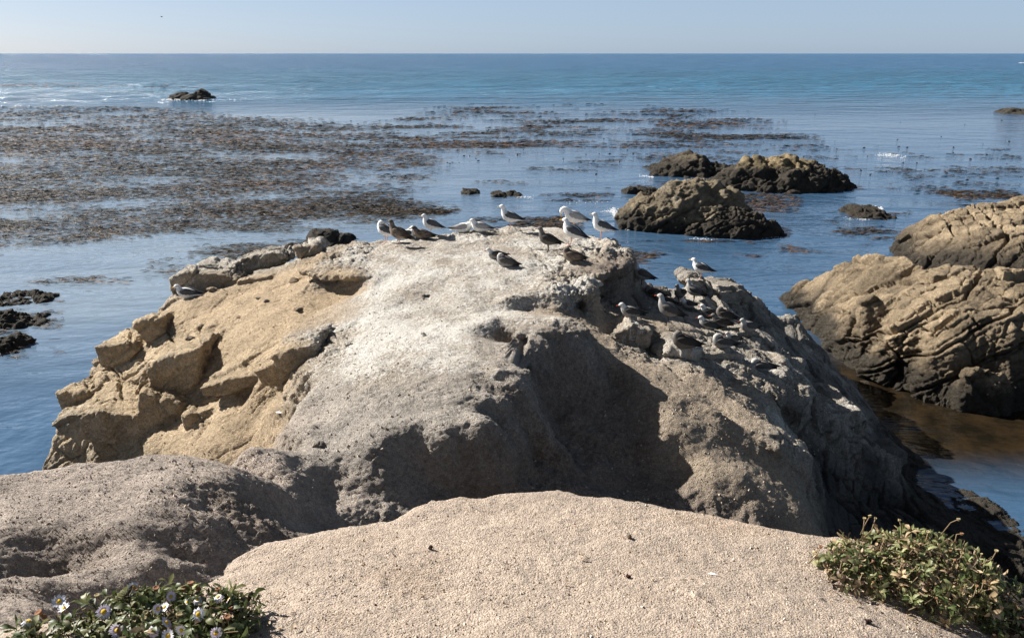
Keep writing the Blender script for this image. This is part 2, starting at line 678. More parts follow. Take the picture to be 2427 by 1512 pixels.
body = [
    # flat top with droppings
    (1150, 590, -3.38, 'T'), (1000, 600, -3.38, 'T'), (900, 605, -3.4, 'T'), (1200, 580, -3.36, 'T'), (1300, 570, -3.36, 'T'),
    (1400, 590, -3.38, 'Q'), (1350, 610, -3.42, 'Q'), (1100, 620, -3.38, 'T'), (1250, 620, -3.38, 'T'), (1000, 625, -3.4, 'T'),
    (1250, 650, -3.42, 'T'), (1100, 650, -3.40, 'T'), (1320, 650, -3.45, 'Q'), (900, 625, -3.42, 'T'), (790, 615, -3.45, 'Q'),
    (1000, 660, -3.44, 'T'), (1100, 690, -3.46, 'T'), (1250, 695, -3.46, 'T'), (1330, 690, -3.42, 'T'), (960, 690, -3.52, 'T'),
    (1010, 712, -3.60, 'T'), (1150, 715, -3.55, 'T'), (1200, 700, -3.42, 'Q'),
    # small ledge above the burrow
    (1350, 676, -3.40, 'Q'), (1412, 682, -3.44, 'Q'), (1330, 715, -3.55, 'Q'), (1300, 742, -3.62, 'S'), (1420, 728, -3.85, 'Q'),
    (1375, 742, -3.80, 'Q'), (1420, 748, -3.9, 'S'),
    # brown wall tucked under the right lip
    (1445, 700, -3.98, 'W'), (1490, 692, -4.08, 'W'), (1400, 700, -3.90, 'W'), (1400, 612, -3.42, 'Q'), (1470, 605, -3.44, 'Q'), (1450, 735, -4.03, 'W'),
    # nose hump
    (1250, 738, -3.68, 'T'), (1120, 742, -3.62, 'T'), (1320, 742, -3.70, 'S'), (640, 1060, -3.42, 'M'), (690, 1060, -3.6, 'M'),
    (1100, 752, -3.47, 'T'), (1180, 749, -3.41, 'T'), (1250, 752, -3.36, 'T'), (1330, 757, -3.37, 'T'), (1385, 766, -3.45, 'G'),
    (1200, 742, -3.66, 'T'), (1000, 760, -3.56, 'T'), (1100, 790, -3.44, 'T'), (1000, 810, -3.47, 'T'), (1250, 780, -3.39, 'T'),
    (1000, 860, -3.46, 'T'), (1120, 860, -3.44, 'T'), (1100, 910, -3.47, 'G'), (1200, 850, -3.46, 'G'),
    (900, 780, -3.58, 'T'), (850, 850, -3.62, 'T'), (900, 900, -3.52, 'T'), (1000, 930, -3.50, 'G'), (850, 930, -3.57, 'G'),
    # brow of the grey front
    (800, 1000, -3.62, 'G'), (730, 1050, -3.66, 'G'), (850, 985, -3.56, 'G'), (930, 972, -3.55, 'G'), (1000, 962, -3.55, 'G'),
    (1100, 955, -3.54, 'G'), (1180, 985, -3.55, 'G'), (1240, 915, -3.56, 'G'), (1252, 882, -3.53, 'G'), (1218, 848, -3.52, 'G'),
    (1222, 812, -3.48, 'G'), (1300, 800, -3.46, 'G'), (1388, 790, -3.53, 'G'),
    # grey front, going down
    (720, 1100, -3.63, 'G'), (760, 1140, -3.78, 'M'), (850, 1165, -3.88, 'M'), (960, 1185, -4.02, 'G'), (1100, 1150, -4.15, 'W'),
    (1250, 1150, -4.4, 'W'), (1190, 1060, -3.98, 'W'), 
    (1000, 1140, -4.03, 'G'), 
    (850, 1035, -3.59, 'G'), (860, 1095, -3.7, 'G'), (930, 1020, -3.57, 'G'), (940, 1085, -3.77, 'G'), (1000, 1008, -3.57, 'G'), (1000, 1075, -3.8, 'G'),
    (1100, 1000, -3.56, 'G'), (1100, 1065, -3.8, 'G'), (1180, 1165, -4.28, 'W'), (780, 1070, -3.68, 'G'), (800, 1115, -3.78, 'G'), (800, 1190, -3.9, 'G'), (900, 1060, -3.63, 'G'), (890, 1130, -3.79, 'G'), (1185, 1025, -3.66, 'W'),
    # hollow under the nose
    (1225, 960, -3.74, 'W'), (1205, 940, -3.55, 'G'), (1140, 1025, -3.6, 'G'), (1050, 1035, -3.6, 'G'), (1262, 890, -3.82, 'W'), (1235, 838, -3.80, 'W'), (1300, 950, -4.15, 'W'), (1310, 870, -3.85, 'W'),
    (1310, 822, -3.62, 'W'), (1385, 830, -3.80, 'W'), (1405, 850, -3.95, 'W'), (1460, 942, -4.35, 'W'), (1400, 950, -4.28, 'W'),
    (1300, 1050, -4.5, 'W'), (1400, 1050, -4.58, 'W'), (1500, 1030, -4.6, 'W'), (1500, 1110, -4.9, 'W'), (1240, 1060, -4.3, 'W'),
    (1600, 1110, -4.88, 'S'),
    # sunlit right slope
    (1400, 768, -3.85, 'S'), (1480, 765, -3.95, 'S'), (1530, 700, -4.3, 'L'), (1600, 690, -4.45, 'L'), (1440, 830, -3.95, 'S'),
    (1600, 740, -4.32, 'L'), (1700, 755, -4.5, 'R'), (1580, 772, -4.05, 'S'), (1490, 780, -4.0, 'Q'), (1510, 830, -4.1, 'Q'),
    (1600, 845, -4.2, 'Q'), (1645, 830, -4.3, 'R'), (1590, 870, -4.45, 'L'), (1690, 790, -4.4, 'R'), (1750, 800, -4.5, 'R'),
    (1800, 800, -4.68, 'R'), (1750, 850, -4.5, 'R'), (1850, 870, -4.7, 'Q'), (1800, 900, -4.6, 'Q'), (1900, 890, -5.1, 'R'),
    (1900, 960, -4.95, 'R'), (1960, 950, -6.0, 'L'), (1880, 800, -5.75, 'L'), (1840, 760, -5.3, 'L'), (1840, 810, -5.45, 'L'),
    (1700, 930, -4.4, 'S'), (1650, 915, -4.3, 'S'), (1550, 930, -4.2, 'S'), (1700, 1010, -4.5, 'S'), (1600, 1000, -4.38, 'S'), (1680, 1075, -4.66, 'S'), (1760, 1130, -4.84, 'S'), (1840, 1180, -5.06, 'S'),
    (1790, 1000, -4.55, 'S'), (1740, 960, -4.5, 'S'), (1850, 1040, -4.66, 'R'), (1800, 1110, -4.9, 'S'), (1890, 1150, -5.15, 'S'),
    (1918, 1100, -5.2, 'R'), (1920, 1240, -5.3, 'S'), (1700, 1140, -4.84, 'S'), (1600, 1160, -4.95, 'W'), (1500, 1165, -4.95, 'W'),
    (1400, 1150, -4.7, 'W'), (1700, 1230, -5.1, 'W'), (1800, 1240, -5.2, 'W'),
    # dark right foot
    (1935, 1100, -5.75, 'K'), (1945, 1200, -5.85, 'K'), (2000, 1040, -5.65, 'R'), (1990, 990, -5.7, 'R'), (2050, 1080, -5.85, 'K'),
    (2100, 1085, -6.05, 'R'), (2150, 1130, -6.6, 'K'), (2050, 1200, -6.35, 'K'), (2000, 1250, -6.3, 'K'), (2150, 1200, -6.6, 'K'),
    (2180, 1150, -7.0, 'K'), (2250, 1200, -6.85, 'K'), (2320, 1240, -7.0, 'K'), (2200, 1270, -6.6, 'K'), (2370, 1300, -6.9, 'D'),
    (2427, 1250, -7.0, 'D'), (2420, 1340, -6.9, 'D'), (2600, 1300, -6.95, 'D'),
    # orange slope
    (730, 650, -3.75, 'O'), (640, 665, -4.0, 'O'), (520, 690, -4.15, 'O'), (450, 708, -4.25, 'O'), (640, 640, -4.05, 'R'), (560, 665, -4.25, 'R'),
    (700, 700, -3.85, 'O'), (600, 750, -4.12, 'O'), (450, 760, -4.48, 'O'), (700, 760, -3.95, 'O'), (550, 805, -4.35, 'O'),
    (440, 800, -4.65, 'C'), (400, 770, -4.65, 'C'), (840, 700, -3.88, 'O'), (780, 690, -3.85, 'O'), (860, 640, -3.48, 'Q'), (770, 640, -3.6, 'Q'),
    (880, 690, -3.62, 'T'), (890, 740, -3.62, 'T'), (840, 790, -3.66, 'Q'), (760, 830, -3.80, 'Q'), (690, 830, -3.95, 'Q'),
    (640, 850, -4.15, 'O'), (700, 880, -4.05, 'C'), (712, 912, -4.35, 'C'), (745, 905, -3.74, 'G'), (742, 878, -3.74, 'Q'), (722, 935, -3.74, 'G'), (772, 932, -3.65, 'G'), (765, 895, -3.68, 'G'), (690, 960, -3.72, 'G'), (800, 880, -3.68, 'T'),
    # orange cliff
    (470, 832, -4.7, 'C'), (468, 930, -5.05, 'C'), (345, 872, -5.0, 'C'), (350, 912, -5.3, 'C'), (400, 948, -5.35, 'C'),
    (600, 855, -4.32, 'C'), (605, 900, -4.55, 'C'), (550, 905, -4.65, 'C'), (525, 950, -5.05, 'C'), (600, 932, -4.75, 'C'), (660, 925, -4.5, 'C'),
    (480, 985, -5.15, 'C'), (560, 995, -4.9, 'O'), (630, 975, -4.6, 'O'), (420, 1005, -5.4, 'C'), (250, 950, -5.3, 'C'), (300, 905, -5.3, 'C'),
    (280, 842, -5.1, 'C'), (205, 985, -5.6, 'C'), (300, 1000, -5.6, 'C'), (300, 1065, -6.4, 'C'), (380, 1060, -6.3, 'C'), (390, 1010, -5.9, 'C'),
    (600, 1022, -4.95, 'O'), (500, 1052, -5.2, 'O'), (410, 1062, -5.5, 'O'),
    # mound in front
    (690, 1140, -3.48, 'M'), (745, 1245, -3.76, 'M'), (650, 1140, -3.3, 'M'), (650, 1240, -3.4, 'M'), (560, 1305, -3.02, 'M'), (480, 1378, -2.98, 'M'),
    (540, 1130, -2.96, 'M'), (575, 1200, -3.04, 'W'), (610, 1120, -3.1, 'M'), (490, 1095, -2.92, 'M'), (400, 1150, -2.78, 'M'), (200, 1150, -2.7, 'M'),
    (450, 1200, -2.84, 'M'), (500, 1260, -2.92, 'M'),
    (300, 1250, -2.66, 'M'), (100, 1250, -2.6, 'M'), (100, 1350, -2.48, 'M'), (330, 1300, -2.66, 'M'), (415, 1295, -2.72, 'M'), (425, 1345, -2.92, 'W'),
    (330, 1395, -2.72, 'M'), (250, 1370, -2.55, 'M'), (0, 1250, -2.55, 'M'), (0, 1370, -2.32, 'M'), (60, 1392, -2.34, 'M'), (85, 1425, -2.75, 'W'), (115, 1455, -2.85, 'W'),
    (150, 1400, -2.45, 'M'), (35, 1432, -2.22, 'M'), (80, 1462, -2.25, 'M'), (60, 1480, -2.18, 'M'), (0, 1512, -2.05, 'M'), (200, 1460, -2.6, 'M'),
    (-300, 1250, -2.5, 'M'), (-300, 1400, -2.2, 'M'), (-700, 1300, -2.4, 'M'), (-700, 1500, -2.1, 'M'),
]
P_all = Z_(rim + left_rim + right_rim + crest + body)


def behind(rows, offs):
    out = []
    for (u, v, z, t) in rows:
        x, y, zz = PZ(u, v, z)
        for (dx, dy, z2, tg) in offs:
            out.append((x + dx, y + dy, z2, tg or t))
    return out


P_all += behind(rim, [(0, .35, -3.9, 'L'), (0, .9, -5.6, 'L'), (0, 1.8, -7.8, 'L')])
P_all += behind(left_rim[:5], [(-.15, .35, -5.6, 'L'), (-.3, .9, -7.8, 'L')])
P_all += behind(left_rim[5:], [(-.45, .55, -7.8, 'L')])
P_all += behind(right_rim[1:7], [(.1, .4, -5.6, 'L'), (.2, 1.0, -7.8, 'L')])
P_all += behind(right_rim[7:], [(.5, .45, -7.8, 'L')])
P_all += behind(crest[:3], [(-.08, .35, -3.9, 'M'), (-.1, .8, -5.4, 'C')])
P_all += behind(crest[3:6], [(-.08, .35, -3.7, 'M'), (-.1, .8, -8.2, 'L')])
P_all += behind(crest[6:], [(-.08, .4, -3.9, 'M'), (-.1, .9, -8.2, 'L')])
# ground hidden behind the near ledge, and the far corners under water
P_all += [(-.3, 5.9, -4.5, 'W'), (1, 6.5, -4.8, 'W'), (2.5, 6.6, -5.4, 'W'), (4, 7, -6.3, 'K'), (-.3, 5, -4.2, 'W'), (1, 5, -4.6, 'W'),
          (3, 5, -5.6, 'K'), (5, 6, -6.9, 'D'), (7, 7, -7.2, 'D'), (-.6, 3.4, -3.6, 'W'), (-1.2, 2.6, -3.0, 'W'), (.5, 3.6, -4.2, 'W'), (2, 3.5, -4.8, 'K'),
          (4, 3.6, -6, 'K'), (7, 4, -7.0, 'D'), (-1.3, 1.8, -2.9, 'M'), (-3, 1.5, -2.2, 'M'), (-6, 1.5, -2.0, 'M'), (1, 2.4, -4.4, 'W'), (7, 2, -6.8, 'D'),
          (10, 10, -7.6, 'D'), (10, 14, -8, 'L'), (9, 19, -8, 'L'), (-9, 19, -8, 'L'), (-11, 12, -8, 'L'), (0, 19, -8, 'L')]

P_all += Z_([(150, 1106, -7.6, 'L'), (95, 1062, -7.9, 'L'), (70, 1020, -7.9, 'L'), (0, 1110, -8, 'L'), (90, 985, -8, 'L'), (-200, 1100, -8, 'L')])
P_all += [(-7.6, 10.6, -8, 'L'), (-8.5, 11.3, -8, 'L'), (-7.0, 9.7, -8, 'L'), (-6.3, 8.8, -8, 'L'), (-5.6, 7.8, -8, 'L'), (-8.2, 12.0, -8, 'L')]
# blocks and overhanging slabs that join the mass
H = []


def block(front, y0, y1, shrink=0.9):
    """a rock block whose outline is seen at distance y0 and which runs back to y1"""
    pts = [PY(u, v, y0) for (u, v) in front]
    cx = sum(p[0] for p in pts) / len(pts); cz = sum(p[2] for p in pts) / len(pts)
    back = [(cx + (p[0] - cx) * shrink, y1, cz + (p[2] - cz) * shrink - 0.05) for p in pts]
    return pts + back


def slab(rows):
    return [PZ(u, v, z) for (u, v, z) in rows]


# lip over the brown wall on the right of the top
H.append(slab([(1335, 648, -3.42), (1350, 612, -3.40), (1425, 655, -3.42), (1500, 625, -3.5), (1508, 600, -3.46), (1450, 570, -3.38), (1380, 560, -3.38),
               (1340, 668, -3.60), (1425, 672, -3.62), (1502, 640, -3.72)]))
# lip over the orange hollow
H.append(slab([(700, 640, -3.56), (770, 628, -3.46), (860, 640, -3.46), (880, 655, -3.50), (860, 665, -3.62), (770, 668, -3.68), (715, 655, -3.66), (860, 600, -3.43), (760, 600, -3.5)]))
# ledge with the burrow
H.append(slab([(1330, 680, -3.40), (1418, 676, -3.42), (1422, 700, -3.55), (1335, 705, -3.5), (1330, 655, -3.42), (1410, 660, -3.43)]))
# nose slab over the hollow
H.append(slab([(1222, 790, -3.42), (1392, 782, -3.50), (1390, 800, -3.62), (1225, 818, -3.60), (1250, 755, -3.42), (1380, 764, -3.45)]))
H.append(slab([(1180, 880, -3.46), (1258, 878, -3.52), (1255, 905, -3.68), (1190, 930, -3.66), (1100, 880, -3.50)]))
# cliff blocks
H.append(block([(342, 872), (400, 845), (470, 826), (466, 930), (440, 955), (395, 945), (350, 912)], 11.25, 13.0))
H.append(block([(222, 822), (300, 812), (318, 835), (300, 860), (240, 880), (228, 850)], 12.6, 13.8))
H.append(block([(320, 765), (375, 755), (385, 790), (370, 815), (325, 800)], 12.9, 14.0))
H.append(block([(138, 930), (200, 932), (215, 952), (190, 972), (150, 968)], 11.6, 12.6))
H.append(block([(122, 1005), (150, 985), (230, 975), (330, 985), (392, 1005), (385, 1040), (300, 1052), (200, 1042), (140, 1026)], 10.9, 12.4))
H.append(block([(170, 1045), (230, 1050), (390, 1048), (380, 1075), (200, 1070)], 11.5, 12.6))
H.append(block([(160, 1083), (200, 1078), (300, 1085), (300, 1100), (165, 1095)], 11.5, 12.4))
H.append(block([(330, 925), (400, 950), (440, 970), (400, 1010), (370, 1060), (330, 1000)], 10.9, 12.0))
H.append(block([(470, 920), (540, 895), (620, 885), (610, 915), (540, 935), (480, 945)], 10.35, 11.2))
H.append(block([(600, 880), (660, 855), (715, 860), (720, 890), (690, 925), (620, 918)], 9.75, 10.8))
H.append(block([(430, 985), (500, 965), (520, 985), (470, 1020), (440, 1015)], 10.4, 11.3))
H.append(block([(640, 845), (690, 822), (745, 815), (750, 850), (715, 880), (660, 872)], 9.6, 10.6))
# pale layered blocks on the far left edge
H.append(block([(405, 662), (440, 645), (520, 650), (560, 665), (540, 690), (470, 700), (410, 695)], 14.1, 15.4))
H.append(block([(530, 632), (600, 605), (660, 598), (690, 620), (610, 650), (540, 662)], 15.0, 16.2))
H.append(block([(560, 665), (640, 655), (650, 680), (570, 692)], 13.9, 14.8))
H.append(block([(695, 585), (745, 580), (760, 602), (710, 612)], 14.6, 15.6))
# knob on the right
H.append(block([(1622, 672), (1640, 660), (1670, 664), (1690, 690), (1640, 695)], 14.6, 15.6))
H.append(block([(1700, 690), (1760, 685), (1800, 712), (1760, 730), (1705, 720)], 14.4, 15.6))
# ribs of pale rock on the right flank
H.append(block([(1560, 840), (1600, 820), (1650, 830), (1648, 870), (1598, 875)], 10.5, 11.5))
H.append(block([(1455, 790), (1500, 770), (1540, 785), (1530, 820), (1470, 825)], 10.75, 11.6))
H.append(block([(1790, 880), (1850, 855), (1900, 900), (1890, 930), (1820, 920)], 11.5, 12.6))
H.append(block([(1970, 975), (2040, 970), (2060, 1000), (2040, 1060), (1985, 1050)], 11.0, 12.2))
H.append(block([(2100, 1085), (2145, 1080), (2155, 1105), (2115, 1120)], 11.0, 11.6))

_xs, _ys, _G = tin_grid(P_all, 0.12)


def on_top(u, v):
    """where the sight line through (u, v) first meets the bare slope"""
    Yq = np.arange(6.0, 18.0, .04)
    a = ray(u, v)
    t = Yq / a[1]
    zs = bilin(_xs, _ys, _G[..., 0], a[0] * t, Yq)
    k = np.argmax(a[2] * t < zs)
    return np.array((a[0] * t[k], Yq[k], zs[k]))


# ledges of harder pale rock that run down the right flank
for (a, b, w0) in (((1690, 845), (1965, 1010), .20), ((1600, 955), (1800, 1070), .13), ((1640, 905), (1905, 1110), .17), ((1890, 940), (2020, 1070), .20), ((1720, 770), (1890, 880), .18), ((1560, 795), (1730, 865), .14), ((1990, 1050), (2150, 1120), .16)):
    n_ = 4
    for k in range(n_):
        t0, t1 = k / n_ + .01, (k + .93) / n_
        pa = on_top(a[0] + (b[0] - a[0]) * t0, a[1] + (b[1] - a[1]) * t0)
        pb = on_top(a[0] + (b[0] - a[0]) * t1, a[1] + (b[1] - a[1]) * t1)
        if np.linalg.norm(pb - pa) > 2.2:
            continue
        w = w0 * (.7 + .6 * rng.random()); hh = .05 + .07 * rng.random()
        H.append([tuple(pa + np.array(o)) for o in ((-w, .02, hh * .6), (w, .12, hh), (0, -w, -.02), (0, w, hh), (0, -w * .7, -.35), (0, w, -.4))] + [tuple(pb + np.array(o)) for o in ((-w, .02, hh * .5), (w, .12, hh), (0, -w, -.02), (0, w, hh), (0, -w * .7, -.35), (0, w, -.4))])
BED = rot_frame(R(200), R(38))
co, fq, nrm, col, gu, SURF = tin_rock('headland', P_all, 0.06, 2, VOX, BED, H, tide=.5)
# burrows are dug in along the sight of the slope
for (u, v, y, r, dx) in BURROWS:
    a0 = np.array(ray(u, v)); a0 /= np.linalg.norm(a0)
    tt = co @ a0
    near = np.linalg.norm(co - tt[:, None] * a0, axis=1) < .03
    c = a0 * tt[near].min()
    a = np.array(ray(u, v)); a = np.array([a[0] + dx, a[1], 0.0]); a /= np.linalg.norm(a)
    rel = co - c
    al = rel @ a
    rad = np.linalg.norm(rel - al[:, None] * a, axis=1)
    w = (1 - sstep(0.55 * r, 1.05 * r, rad)) * (np.abs(al) < 3.0 * r)
    co = (co + (w * 2.4 * r)[:, None] * a).astype(np.float32)
col, wet = wet_band(co, col, .45)
gu = gu * (1 - wet)
me = mesh_from('headland', co, fq, M_ROCK, False)
set_col(me, 'col', col)
set_col(me, 'guano', gu)
headland = tag(link('headland', me), 'weathered tan sandstone headland with pale droppings on top and an orange cliff', kind='structure')
from mathutils.bvhtree import BVHTree


def bvh(co, fq):
    return BVHTree.FromPolygons([tuple(c) for c in co.tolist()], [tuple(f) for f in fq.tolist()])


BV_HEAD = bvh(co, fq)

# ------------------------------------------------------------------ the near ledge
LIP = [(-6, 1480), (300, 1452), (400, 1422), (480, 1382), (540, 1350), (555, 1312), (620, 1276), (760, 1250), (930, 1222), (980, 1192), (1100, 1171),
       (1330, 1153), (1500, 1180), (1700, 1216), (1900, 1248), (2000, 1266), (2120, 1290), (2250, 1345), (2330, 1395), (2427, 1460), (2560, 1530)]
lipz = [-1.80, -1.78, -1.77, -1.78, -1.80, -1.82, -1.83, -1.85, -1.87, -1.88, -1.9, -1.9, -1.9, -1.92, -1.94, -1.95, -1.98, -2.05, -2.1, -2.15, -2.2]
L3 = [PZ(u, v, z) for (u, v), z in zip(LIP, lipz)]
tops = [(x, y, z, 'T') for (x, y, z) in L3]
tops += [(*PZ(u, v, z), 'T') for (u, v, z) in [(700, 1400, -1.72), (1213, 1400, -1.74), (1213, 1512, -1.66), (700, 1512, -1.66), (1213, 1270, -1.82), (1700, 1400, -1.78), (1700, 1512, -1.70),
                                         (2000, 1400, -1.88), (2100, 1512, -1.82), (900, 1300, -1.78), (1500, 1280, -1.84), (1900, 1330, -1.88), (2350, 1512, -2.02), (450, 1500, -1.70)]]
tops += [(-3.0, 1.4, -1.7, 'T'), (-3.0, -1.2, -1.55, 'T'), (3.2, -1.2, -1.7, 'T'), (3.4, 1.0, -2.1, 'T'), (0, 0, -1.6, 'T'), (3.4, 2.4, -2.5, 'T'), (0, 4.2, -2.0, 'T'), (-3, 3, -1.9, 'T'), (3.4, 4.2, -2.5, 'T'), (-3, 4.2, -2, 'T')]
gx, gy, GG = tin_grid(tops, 0.01)
GZ = blur(GG[..., 0], 10)
ny, nx = GZ.shape
X, Y = np.meshgrid(gx, gy)
# signed distance to the lip, positive beyond it
seg = np.array([(p[0], p[1]) for p in ([(-6.0, L3[0][1] * .9, 0)] + L3 + [(6.0, L3[-1][1] * .7, 0)])])
dist = np.full(X.shape, 1e9); sgn = np.zeros(X.shape)
Xw = X + 0.05 * fbm(np.stack([X.ravel() * 4, Y.ravel() * 4, 0 * X.ravel()], 1), 4, .62).reshape(X.shape)
Yw = Y + 0.05 * fbm(np.stack([X.ravel() * 4 + 9, Y.ravel() * 4, 0 * X.ravel()], 1), 4, .62).reshape(X.shape)
for a, b in zip(seg[:-1], seg[1:]):
    d = b - a
    t = np.clip(((Xw - a[0]) * d[0] + (Yw - a[1]) * d[1]) / (d @ d), 0, 1)
    px, py = Xw - a[0] - t * d[0], Yw - a[1] - t * d[1]
    dd = np.hypot(px, py)
    s = np.sign(d[0] * py - d[1] * px)
    m = dd < dist
    dist[m] = dd[m]; sgn[m] = s[m]
sd = dist * sgn
drop = np.where(sd > -0.10, 0.35 * np.clip(sd + 0.10, 0, None) ** 1.7 * 3 + np.clip(sd, 0, None) * 4.5, 0)
Zl = GZ - drop
pp = np.stack([X.ravel(), Y.ravel(), Zl.ravel()], 1).astype(np.float32)
rel = 0.022 * fbm(pp * 2.2, 4) + 0.008 * fbm(pp * 8.0, 3) + 0.006 * fbm(pp * 17, 4, 0.62) + 0.0035 * fbm(pp * 55 + 5, 2, 0.6)
f1, f2, cid = worley(pp * np.array([40, 40, 40], np.float32))
rel += 0.0035 * np.where(cid > 0.82, np.clip(0.42 - f1, 0, 1) * 2, 0)
crust = sstep(.1, .35, fbm(pp * np.array([3.2, 5.5, 3], np.float32) + 30, 4))
rel += .007 * crust * fbm(pp * 30 + 8, 3, .65, ridged=True)
f1, f2, cid = worley(pp * np.array([11, 11, 11], np.float32) + 3)
rel += .016 * np.where(cid > 0.93, np.clip(0.30 - f1, 0, 1) * 2.2, 0)
pp[:, 2] += rel
fl = grid_faces(nx, ny)
keepf = (sd.ravel()[fl].min(1) < 0.62) & (pp[fl[:, 0], 1] > -1.0)
fl = fl[keepf]
used = np.zeros(len(pp), bool); used[fl.ravel()] = True
idx = np.cumsum(used) - 1
pl = pp[used]; fl = idx[fl].astype(np.int32)
me = mesh_from('ground', pl, fl, M_LEDGE, False)
lc = np.tile(np.array([.49, .395, .315], np.float32), (len(pl), 1))
st_ = sstep(.05, .45, fbm(pl * np.array([1.6, 2.6, 1], np.float32) + 4, 4))[:, None]
lc = lc * (1 - .35 * st_) + np.array([.36, .26, .18], np.float32) * .35 * st_
lc *= (1 + 0.22 * fbm(pl * 1.1, 4) + .12 * fbm(pl * 6.0, 3))[:, None]
set_col(me, 'col', lc)
set_col(me, 'guano', np.zeros(len(pl)))
ground = tag(link('ground', me), 'sandy sandstone ledge with fine grit in the foreground', kind='structure')
BV_LEDGE = bvh(pl, fl)

# ------------------------------------------------------------------ rocks in the sea
def finish_rock(name, label, co, fq, col, gu, mat, tide, group=None):
    col, wet = wet_band(co, col, tide)
    me = mesh_from(name, co, fq, mat, False)
    set_col(me, 'col', col)
    set_col(me, 'guano', gu * (1 - wet))
    return tag(link(name, me), label, 'rock', group)


wl = [(1850, 705), (1900, 760), (1960, 830), (2030, 880), (2150, 920), (2280, 950), (2427, 968), (2600, 985), (2900, 1010)]
pr = Z_([(u, v, -7.0, 'D') for u, v in wl])
pr += [(x - .5, y - .6, -8.2, 'D') for (x, y, z, t) in pr]
ridge = [(1862, 697, -6.8, 'D'), (1900, 672, -6.3, 'Y'), (1960, 642, -5.8, 'Y'), (2000, 620, -5.4, 'Y'), (2030, 605, -5.1, 'Y'), (2100, 606, -4.95, 'Y'), (2140, 606, -4.9, 'Y'),
         (2200, 640, -4.95, 'Y'), (2260, 626, -4.8, 'Y'), (2300, 630, -4.75, 'Y'), (2380, 646, -4.7, 'Y'), (2440, 640, -4.6, 'Y'), (2650, 620, -4.3, 'Y'), (2900, 640, -4.4, 'Y')]
pr += Z_(ridge)
pr += [(x + .2, y + 1.1, z - .9, t) for (x, y, z, t) in Z_(ridge)] + [(x + .3, y + 2.2, -8.2, 'D') for (x, y, z, t) in Z_(ridge)]
pr += Z_([(1950, 700, -6.1, 'Y'), (2050, 700, -5.4, 'Y'), (2000, 780, -6.45, 'Y'), (2100, 800, -6.0, 'Y'), (2200, 750, -5.45, 'Y'), (2300, 750, -5.25, 'Y'), (2400, 750, -5.15, 'Y'),
          (2200, 850, -6.15, 'Y'), (2300, 850, -5.9, 'Y'), (2400, 850, -5.8, 'Y'), (2100, 868, -6.6, 'Y'), (2250, 912, -6.6, 'Y'), (2400, 922, -6.5, 'D'), (2600, 800, -5.3, 'Y'), (2650, 900, -6.1, 'Y'), (2150, 680, -5.15, 'Y'),
          (2300, 690, -4.95, 'Y')])
BED2 = rot_frame(R(150), R(35))
co, fq, nrm, col, gu, _ = tin_rock('r', pr, 0.09, 1, VOX * 1.5, BED2, [], sc=1.2, crack=2.5, lump=1.0)
right_rock = finish_rock('sea_rock', 'big tan jointed rock face beside the brown channel, split by dark cracks', co, fq, col, gu, M_ROCK_FAR, .55)

pu = Z_([(2122, 602, -7, 'D'), (2130, 560, -6.4, 'D'), (2200, 512, -5.6, 'Y'), (2240, 495, -5.35, 'Y'), (2330, 480, -5.1, 'Y'), (2427, 467, -4.9, 'Y'), (2600, 450, -4.6, 'Y'), (2900, 470, -4.8, 'Y'),
         (2150, 612, -6.6, 'D'), (2250, 602, -6.2, 'D'), (2250, 550, -5.7, 'Y'), (2350, 550, -5.5, 'Y'), (2427, 560, -5.4, 'Y'), (2427, 620, -6, 'D'), (2330, 620, -6.2, 'D'), (2600, 600, -5.6, 'D'), (2900, 600, -5.6, 'Y')])
PUR = Z_([(2122, 602, -7, 'D'), (2130, 560, -6.4, 'D'), (2200, 512, -5.6, 'Y'), (2240, 495, -5.35, 'Y'), (2330, 480, -5.1, 'Y'), (2427, 467, -4.9, 'Y'), (2600, 450, -4.6, 'Y'), (2900, 470, -4.8, 'Y')])
pu += [(x, y + 1.3, z - .9, t) for (x, y, z, t) in PUR] + [(x - .3, y + 2.6, -8.2, 'D') for (x, y, z, t) in PUR]
pu += [(x, 21.5, -8.2, 'D') for x in (11, 13, 15, 18, 22, 26)]
co, fq, nrm, col, gu, _ = tin_rock('r', pu, 0.12, 1, VOX * 2.0, rot_frame(R(170), R(45)), [], sc=1.35, crack=2.6, lump=1.5)
finish_rock('sea_rock', 'tan knobbly rock rising behind the big cracked rock face', co, fq, col, gu, M_ROCK_FAR, .5)


